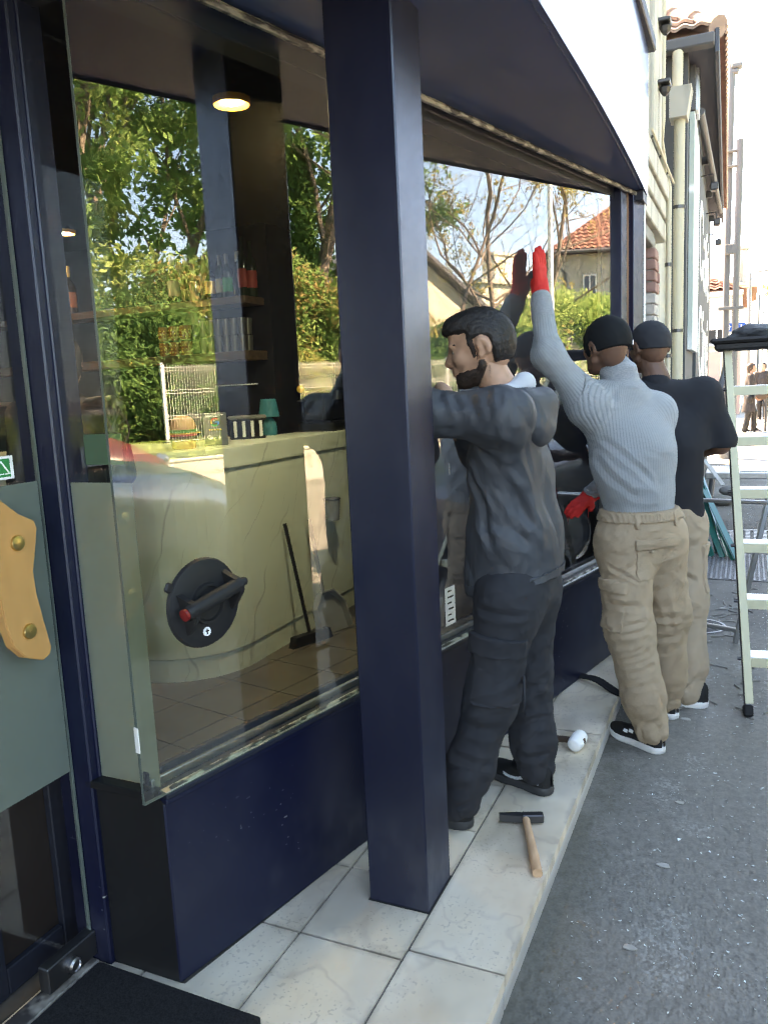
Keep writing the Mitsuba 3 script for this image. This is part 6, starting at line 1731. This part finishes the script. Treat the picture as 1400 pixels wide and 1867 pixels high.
# ---------------------------------------------------------------- on the pavement
db = struct('glass_debris', 'glass crumbs and paper flakes scattered on the asphalt', 'stuff')
dr_ = np.random.default_rng(44)
vs, fs, nn = [], [], 0
for k in range(2600):
    y = 1.3 + 9 * dr_.random() ** 1.4
    x = -.44 + (.60 + .05 * y) * dr_.random() ** .8
    s = dr_.uniform(.0011, .0028) * (1 + .10 * y) * (1.6 if dr_.random() < .02 else 1)
    p = A(x, y, .0028)
    q = p + dr_.normal(size=(4, 3)) * [s, s, s * .4]
    q[:, 2] = np.clip(q[:, 2], .001, .02)
    vs.append(q); fs.append(np.array([[0, 1, 2], [0, 2, 3], [0, 3, 1], [1, 3, 2]]) + nn); nn += 4
put(db, (np.vstack(vs), np.vstack(fs)), 'm_shard')
for (x, y, r) in ((-.209, 2.447, .020), (-.19, 2.861, .016), (-.26, 2.03, .018), (-.22, 3.62, .022), (-.12, 5.5, .0205)):
    k = thing('flake', f'small pale flattened flake on the asphalt {"nearest the hammer" if r == .020 else "near the step edge" if r == .018 else "by the white-soled shoe" if r == .022 else "behind the nearest flake" if r == .016 else "beyond the drain cover"}', 'flake')
    a = np.linspace(0, 2 * PI, 14)[:-1]
    put(k, prism([(r * math.cos(t) * (1 + .2 * math.sin(3 * t + x * 40)), .6 * r * math.sin(t)) for t in a], .001, .004, (x, y, 0)), 'm_kerb')
mh = thing('manhole_cover', 'small round ribbed drain cover in the asphalt behind the khaki trouser leg', 'manhole cover')
mc = (-.235, 5.06, .002)
part(mh, 'rim', lathe([(.150, 0), (.150, .006), (.138, .006), (.138, .001)], mc, n=40), 'm_plate')
part(mh, 'ribs', cat([prism(sbox(-.2, -.132 + .017 * k, .2, -.124 + .017 * k).intersection(Polygon(ring(0.001, .136, 0, 360, n=40).exterior)), .001, .005, mc) for k in range(16)] + [lathe([(.138, .0012), (.001, .0013)], mc, (0, 0, -1), 32)]), 'm_castiron')
mh2 = thing('round_cover', 'pale round cover plate set in the pavement behind the ladder', 'manhole cover')
mc2 = (.10, 8.0, .002)
part(mh2, 'rim', lathe([(.36, 0), (.36, .006), (.33, .006), (.33, .001)], mc2, n=40), 'm_plate')
part(mh2, 'stud', cat([box((mc2[0] + .07 * i - .02, mc2[1] + .07 * j - .02, .002), (mc2[0] + .07 * i + .02, mc2[1] + .07 * j + .02, .007)) for i in range(-4, 5) for j in range(-4, 5) if i * i + j * j < 19]), 'm_plate')
cp_ = thing('access_cover', 'diamond-patterned steel access plate across the pavement', 'access cover')
part(cp_, 'plate', box((-.50, 6.28, .001), (.62, 7.22, .005)), 'm_castiron')
dm = []
for i in range(34):
    for j in range(26):
        x, y = -.485 + .033 * i, 6.30 + .0355 * j + (.0177 if i % 2 else 0)
        dm.append(prism([(x - .013, y), (x, y - .011), (x + .013, y), (x, y + .011)], .005, .0085))
part(cp_, 'tread_pattern', cat(dm), 'm_plate', kind='stuff')
gor = np.random.default_rng(8)
for k, (a, b, w, lab) in enumerate([((-.03, 6.85, .01), (-.43, 8.0, .62), .055, 'long green glass offcut leaning outermost'), ((-.07, 6.95, .01), (-.44, 8.1, .60), .05, 'green glass offcut second in the leaning bundle'), ((-.10, 7.02, .01), (-.44, 8.2, .68), .08, 'wider blue-green glass offcut in the middle of the bundle'),
                                   ((-.16, 7.05, .01), (-.44, 7.9, .50), .05, 'short green glass offcut at the wall side'), ((-.20, 7.25, .01), (-.45, 8.1, .78), .07, 'tallest pale glass offcut at the back of the bundle'), ((-.24, 7.05, .01), (-.44, 7.7, .35), .05, 'stubby glass offcut by the trouser leg')]):
    a, b = A(*a), A(*b)
    d = unit(b - a); x = unit(np.cross(d, unit(A(gor.normal() * .3, 1, gor.normal() * .3)))); y = np.cross(d, x)
    g = thing('glass_offcut', lab, 'glass strip')
    put(g, frame_box(a, (x, y, d), (-w / 2, -.004, 0), (w / 2, .004, np.linalg.norm(b - a)), .001), 'm_greenglass' if k not in (2, 4) else 'm_greenglass2')
ct = thing('cardboard_strip', 'pale folded card strip lying over the glass offcuts', 'card')
put(ct, frame_box((-.36, 8.0, .72), (unit(A(.5, -.6, -.62)), unit(A(.3, .8, 0)), unit(A(.5, 0, .8))), (0, -.03, 0), (.34, .05, .006)), 'm_kerb')
for k, (x, y, r, lab) in enumerate(((-.15, 10.7, .15, 'larger rounded grey stone behind the ladder'), (-.235, 9.95, .13, 'darker rounded stone beside the glass offcuts'))):
    s = thing('stone', lab, 'stone')
    m = trimesh.creation.icosphere(subdivisions=3)
    v = np.asarray(m.vertices) * [r, r * .8, r * .45]
    v = v * (1 + .18 * (meshkit.fbm(np.asarray(m.vertices) * 1.6 + k * 9, 3) - .5))[:, None] + [x, y, r * .42]
    put(s, (v, m.faces), 'm_stone' if k == 0 else 'm_concrete_dark', smooth=True)
wp = thing('work_platform', 'low aluminium work platform with a sheet of glass lying on it', 'platform')
part(wp, 'deck', box((-.36, 8.35, .50), (.95, 9.0, .56), .006), 'm_alu')
part(wp, 'sheet', box((-.05, 8.42, .562), (.85, 8.95, .568)), 'm_shard')
for x in (-.30, .88):
    for y in (8.40, 8.95):
        part(wp, 'leg', tube([(x, y, .50), (x - .05 if x < 0 else x + .05, y, .0)], .022, 8), 'm_alu', smooth=40)
part(wp, 'brace', tube([(-.33, 8.40, .2), (-.33, 8.95, .2)], .014, 8), 'm_alu', smooth=40)
dbx = thing('debris_bits', 'small dark splinters and putty crumbs on the asphalt near the ladder', 'debris')
labels[dbx] = {'kind': 'stuff', 'label': labels[dbx]['label']}
bits = []
for k in range(70):
    y = dr_.uniform(3.6, 6.2); x = dr_.uniform(-.42, .12)
    a = dr_.uniform(0, PI); L = dr_.uniform(.006, .05)
    bits.append(frame_box((x, y, .001), ((math.cos(a), math.sin(a), 0), (-math.sin(a), math.cos(a), 0), (0, 0, 1)), (-L, -.004, 0), (L, .004, .006)))
put(dbx, cat(bits), 'm_concrete_dark')

# ---------------------------------------------------------------- further along the street
tp_ = thing('twin_post', 'tall dark twin-post lamp standard with cross bars past the grey building', 'lamp post')
part(tp_, 'post', tube([(-.37, 15.4, 0), (-.37, 15.4, 3.0), (-.345, 15.4, 6.53)], .052, 12), 'm_pole', smooth=40)
part(tp_, 'post', tube([(-.225, 15.3, 0), (-.215, 15.3, 3.0), (-.195, 15.3, 5.30)], .052, 12), 'm_pole', smooth=40)
for z, t, e in ((5.12, .03, .02), (4.88, .025, .02), (3.48, .16, 0), (2.56, .055, .09)):
    part(tp_, 'cross_bar', box((-.40 - e, 15.25, z), (-.18 + e, 15.36, z + t), .008), 'm_pole')
part(tp_, 'sleeve', tube([(-.33, 15.4, 0), (-.33, 15.4, 1.75)], .12, 14), 'm_pole', smooth=40)
part(tp_, 'lamp_head', cat([box((-.36, 15.32, 6.44), (-.19, 15.48, 6.52), .02), box((-.36, 15.34, 6.36), (-.24, 15.46, 6.44), .02)]), 'm_pole')
ds = thing('direction_sign', 'blue arrow-shaped direction sign with white text over a white arrow sign', 'road sign')
so = A(-.40, 16.6, -.04); sax = ((1, 0, 0), (0, 0, 1), (0, -1, 0))
part(ds, 'post', tube([(-.36, 16.66, 0), (-.36, 16.66, 2.44)], .03, 10), 'm_pole', smooth=40)
part(ds, 'panel', prism([(-.0, 2.29), (.32, 2.29), (.385, 2.365), (.32, 2.44), (-.0, 2.44)], 0, .02, so, sax), 'm_sign_blue')
part(ds, 'lettering', cat([text('A 3', .075, so + A(.15, -.02, 2.33), ((1, 0, 0), (0, 0, 1), (0, -1, 0)), .003, True, .14), prism([(.06, 2.315), (.072, 2.315), (.072, 2.36), (.10, 2.38), (.092, 2.395), (.072, 2.38), (.072, 2.415), (.06, 2.415), (.06, 2.38), (.045, 2.395), (.038, 2.38), (.06, 2.36)], .02, .023, so, sax)]), 'm_white', label='white symbol and lettering reading A 3')
part(ds, 'lower_panel', prism([(-.0, 2.12), (.32, 2.12), (.385, 2.19), (.32, 2.26), (-.0, 2.26)], 0, .02, so, sax), 'm_white')


def lamp_post(x, y, h, label):
    k = thing('street_lamp', label, 'street lamp', None)
    part(k, 'post', tube([(x, y, 0), (x, y, h)], [.09, .05], 8), 'm_pole', smooth=40)
    part(k, 'arm', tube([(x, y, h - .4), (x + .4, y, h), (x + 1.1, y, h + .05)], .04, 6), 'm_pole', smooth=40)
    part(k, 'lamp_head', box((x + .9, y - .15, h - .02), (x + 1.5, y + .15, h + .12), .04), 'm_slate')


for k, (x, y, h, lab) in enumerate(((.0, 46, 6.4, 'nearest of the distant street lamps beyond the cream house'), (.6, 62, 6.6, 'second distant street lamp from the left'), (1.1, 80, 6.8, 'third distant street lamp from the left'), (1.9, 100, 7., 'farthest street lamp at the end of the road'))):
    lamp_post(x, y, h, lab)
for k, (x, y, h, s, lab) in enumerate(((2.9, 70, 4.2, 31, 'young street tree at the end of the road, nearest of the far trees'), (4.2, 95, 6.0, 32, 'farthest round street tree at the right picture edge'))):
    tree('street_tree', lab, (x, y, 0), h, .14, s, 'm_leaf_2', 3500, .22, blob=.7, kids=(4, 3, 3, 3))
bus = thing('distant_van', 'dark van far down the road by the right picture edge', 'van')
part(bus, 'body', cat([box((1.3, 58, .35), (3.2, 62.5, 1.2), .1), prism([(58.6, 1.15), (62.4, 1.15), (62.2, 2.2), (59.2, 2.2)], 0, 1.7, (1.4, 0, 0), ((0, 1, 0), (0, 0, 1), (1, 0, 0)))]), 'm_car_grey', smooth=30)
part(bus, 'rear_window', box((1.55, 57.99, 1.3), (2.95, 58.9, 2.0), .03), 'm_carglass')
for x in (1.35, 2.95):
    for y in (58.9, 61.6):
        part(bus, 'wheel', cyl((x, y, .34), (x + .22, y, .34), .34, n=16), 'm_rubber', smooth=40)
rlg = thing('guard_rail', 'low metal pedestrian rail at the sunlit crossing', 'railing')
part(rlg, 'post', cat([]) if False else tube([(.42, 22.0, 0), (.42, 22.0, .95)], .03, 8), 'm_greywall', smooth=40)
for x in (1.9, 3.4):
    part(rlg, 'post', tube([(x, 22.0, 0), (x, 22.0, .95)], .03, 8), 'm_greywall', smooth=40)
for z in (.5, .95):
    part(rlg, 'rail', tube([(.42, 22.0, z), (3.4, 22.0, z)], .025, 8), 'm_greywall', smooth=40)


# ---------------------------------------------------------------- parked cars (reflected in the windows)
def car(name, label, x0, x1, y0, y1, h, paint, flip=False, hood=.30, boot=.08):
    """Nose towards +y (or -y when flipped). Body lofted from stations; dark glass, wheels, lights, mirrors."""
    k = thing(name, label, 'car')
    L, W, xm = y1 - y0, x1 - x0, (x0 + x1) / 2
    belt = h * .62
    st = [(0, .50, .72), (.02, .62, .86), (.10, .66, .95), (.35, .67, .99), (.65, .67, 1.0), (1 - hood + .02, .66, .99), (.88, .60, .95), (.97, .50, .86), (1., .40, .72)]
    P = []
    ux = np.array([-.5, -.5, -.49, -.45, -.25, 0, .25, .45, .49, .5, .5])
    uz = np.array([.14, .30, .72, .92, 1, 1.02, 1, .92, .72, .30, .14])
    tt = np.interp(np.linspace(0, 1, 40), [s[0] for s in st], [s[0] for s in st])
    for t in np.linspace(0, 1, 40):
        hz = np.interp(t, [s[0] for s in st], [s[1] for s in st]) * h
        ww = np.interp(t, [s[0] for s in st], [s[2] for s in st]) * W
        ya = (y1 - t * L) if flip else (y0 + t * L)
        P.append(np.stack([xm + ux * ww, np.full(11, ya), .12 + uz * (hz - .05)], 1))
    P = np.array(P)
    v, f = grid_mesh(P)
    caps = []
    for row in (P[0], P[-1]):
        c = row.mean(0)
        vv = np.vstack([row, c]); i = np.arange(11)
        caps.append((vv, np.vstack([np.stack([i, (i + 1) % 11, i * 0 + 11], 1), np.stack([(i + 1) % 11, i, i * 0 + 11], 1)])))
    part(k, 'body', cat([(v, f)] + caps), paint, smooth=50)
    yy = lambda t: (y1 - t * L) if flip else (y0 + t * L)
    g0, g1, g2, g3 = boot, boot + .16, 1 - hood - .20, 1 - hood + .03
    rows = []
    for z, a, b, s in ((belt - .04, g0, g3, .93), (h * .80, g0 + .07, g3 - .10, .86), (h * .93, g1 - .01, g2 + .03, .76), (h, g1 + .05, g2 - .04, .62)):
        w = W * s / 2
        rows.append([(xm - w, yy(a), z), (xm + w, yy(a), z), (xm + w * 1., yy(b), z), (xm - w, yy(b), z)])
    R = np.array(rows)
    R = np.concatenate([R, R[:, :1]], 1)
    v, f = grid_mesh(R)
    v2, f2 = quad(*[rows[3][i] for i in (0, 1, 2, 3)])
    part(k, 'windows', cat([grid_mesh(R[:3]), grid_mesh(R[:3])[:1] + (grid_mesh(R[:3])[1][:, ::-1],)]), 'm_carglass')
    part(k, 'roof', cat([grid_mesh(R[2:]), (v2 + [0, 0, .002], f2)]), paint)
    pil = []
    for c in range(4):
        pil.append(tube([rows[0][c], rows[1][c], rows[2][c]], .035, 6))
    for s in (0, 1):
        a, b = np.array(rows[0][0 + s]), np.array(rows[0][3 - s])
        c, d = np.array(rows[2][0 + s]), np.array(rows[2][3 - s])
        pil.append(tube([a * .52 + b * .48, c * .52 + d * .48], .03, 6))
    part(k, 'pillars', cat(pil), paint, smooth=40)
    for t in (.18, .80):
        for s in (-1, 1):
            o = A(xm + s * (W / 2 - .10), yy(t), .32)
            w = part(k, 'wheel', lathe([(.19, -.10), (.30, -.10), (.32, -.07), (.32, .07), (.30, .10), (.19, .10)], o, (1, 0, 0), 24), 'm_rubber', smooth=40)
            part(w, 'rim', lathe([(.001, s * .085), (.06, s * .09), (.18, s * .075), (.20, s * .10)], o, (1, 0, 0), 20), 'm_alu')
    for s in (-1, 1):
        part(k, 'headlight', ball((xm + s * W * .36, yy(.965), .50 * h + .02), (.13, .06, .07), 2), 'm_glass_jar' if False else 'm_chrome', smooth=True)
        part(k, 'tail_light', ball((xm + s * W * .38, yy(.012), .58 * h), (.10, .04, .08), 2), 'm_red_knob', smooth=True)
        m = part(k, 'mirror', ball((xm + s * (W / 2 + .07), yy(1 - hood - .02), belt + .09), (.10, .06, .075), 2), paint, smooth=True)
    return k


car('silver_car', 'silver car parked beside the pavement, reflected low in the first window', 1.55, 3.35, -.75, 3.55, 1.66, 'm_car_silver')
car('red_car', 'red car beyond the silver one, reflected at the left of the first window', 4.3, 6.1, -.1, 4.2, 1.82, 'm_car_red')
car('grey_car', 'dark grey car parked further up, reflected between two workers', .75, 2.50, 4.9, 9.1, 1.48, 'm_car_grey', flip=True, hood=.28)
# a bicycle leaning on the wire fence, seen in the reflection
bk = thing('bicycle', 'bicycle leaning on the wire fence across the street', 'bicycle')
for yc in (5.05, 6.10):
    w = part(bk, 'wheel', tube([(11.1 + .02 * 0, yc + .33 * math.cos(a), 1.02 + .33 * math.sin(a)) for a in np.linspace(0, 2 * PI, 33)], .016, 6, cap=False), 'm_rubber', smooth=40)
    part(w, 'spokes', cat([cyl((11.1, yc, 1.02), (11.1, yc + .32 * math.cos(a), 1.02 + .32 * math.sin(a)), .003, n=4) for a in np.linspace(0, 2 * PI, 13)[:-1]]), 'm_alu')
part(bk, 'frame', cat([tube(q, .018, 8) for q in ([(11.1, 5.05, 1.02), (11.1, 5.50, 1.0), (11.1, 5.95, 1.55)], [(11.1, 5.50, 1.0), (11.1, 5.33, 1.6)], [(11.1, 5.35, 1.5), (11.1, 5.93, 1.55), (11.1, 6.10, 1.02)], [(11.1, 5.05, 1.02), (11.1, 5.36, 1.5)])]), 'm_darksteel', smooth=40)
part(bk, 'saddle', ball((11.1, 5.30, 1.63), (.07, .13, .03), 2), 'm_rubber', smooth=True)
part(bk, 'handlebar', tube([(10.85, 5.98, 1.72), (11.1, 5.92, 1.70), (11.35, 5.98, 1.72)], .014, 8), 'm_darksteel', smooth=40)
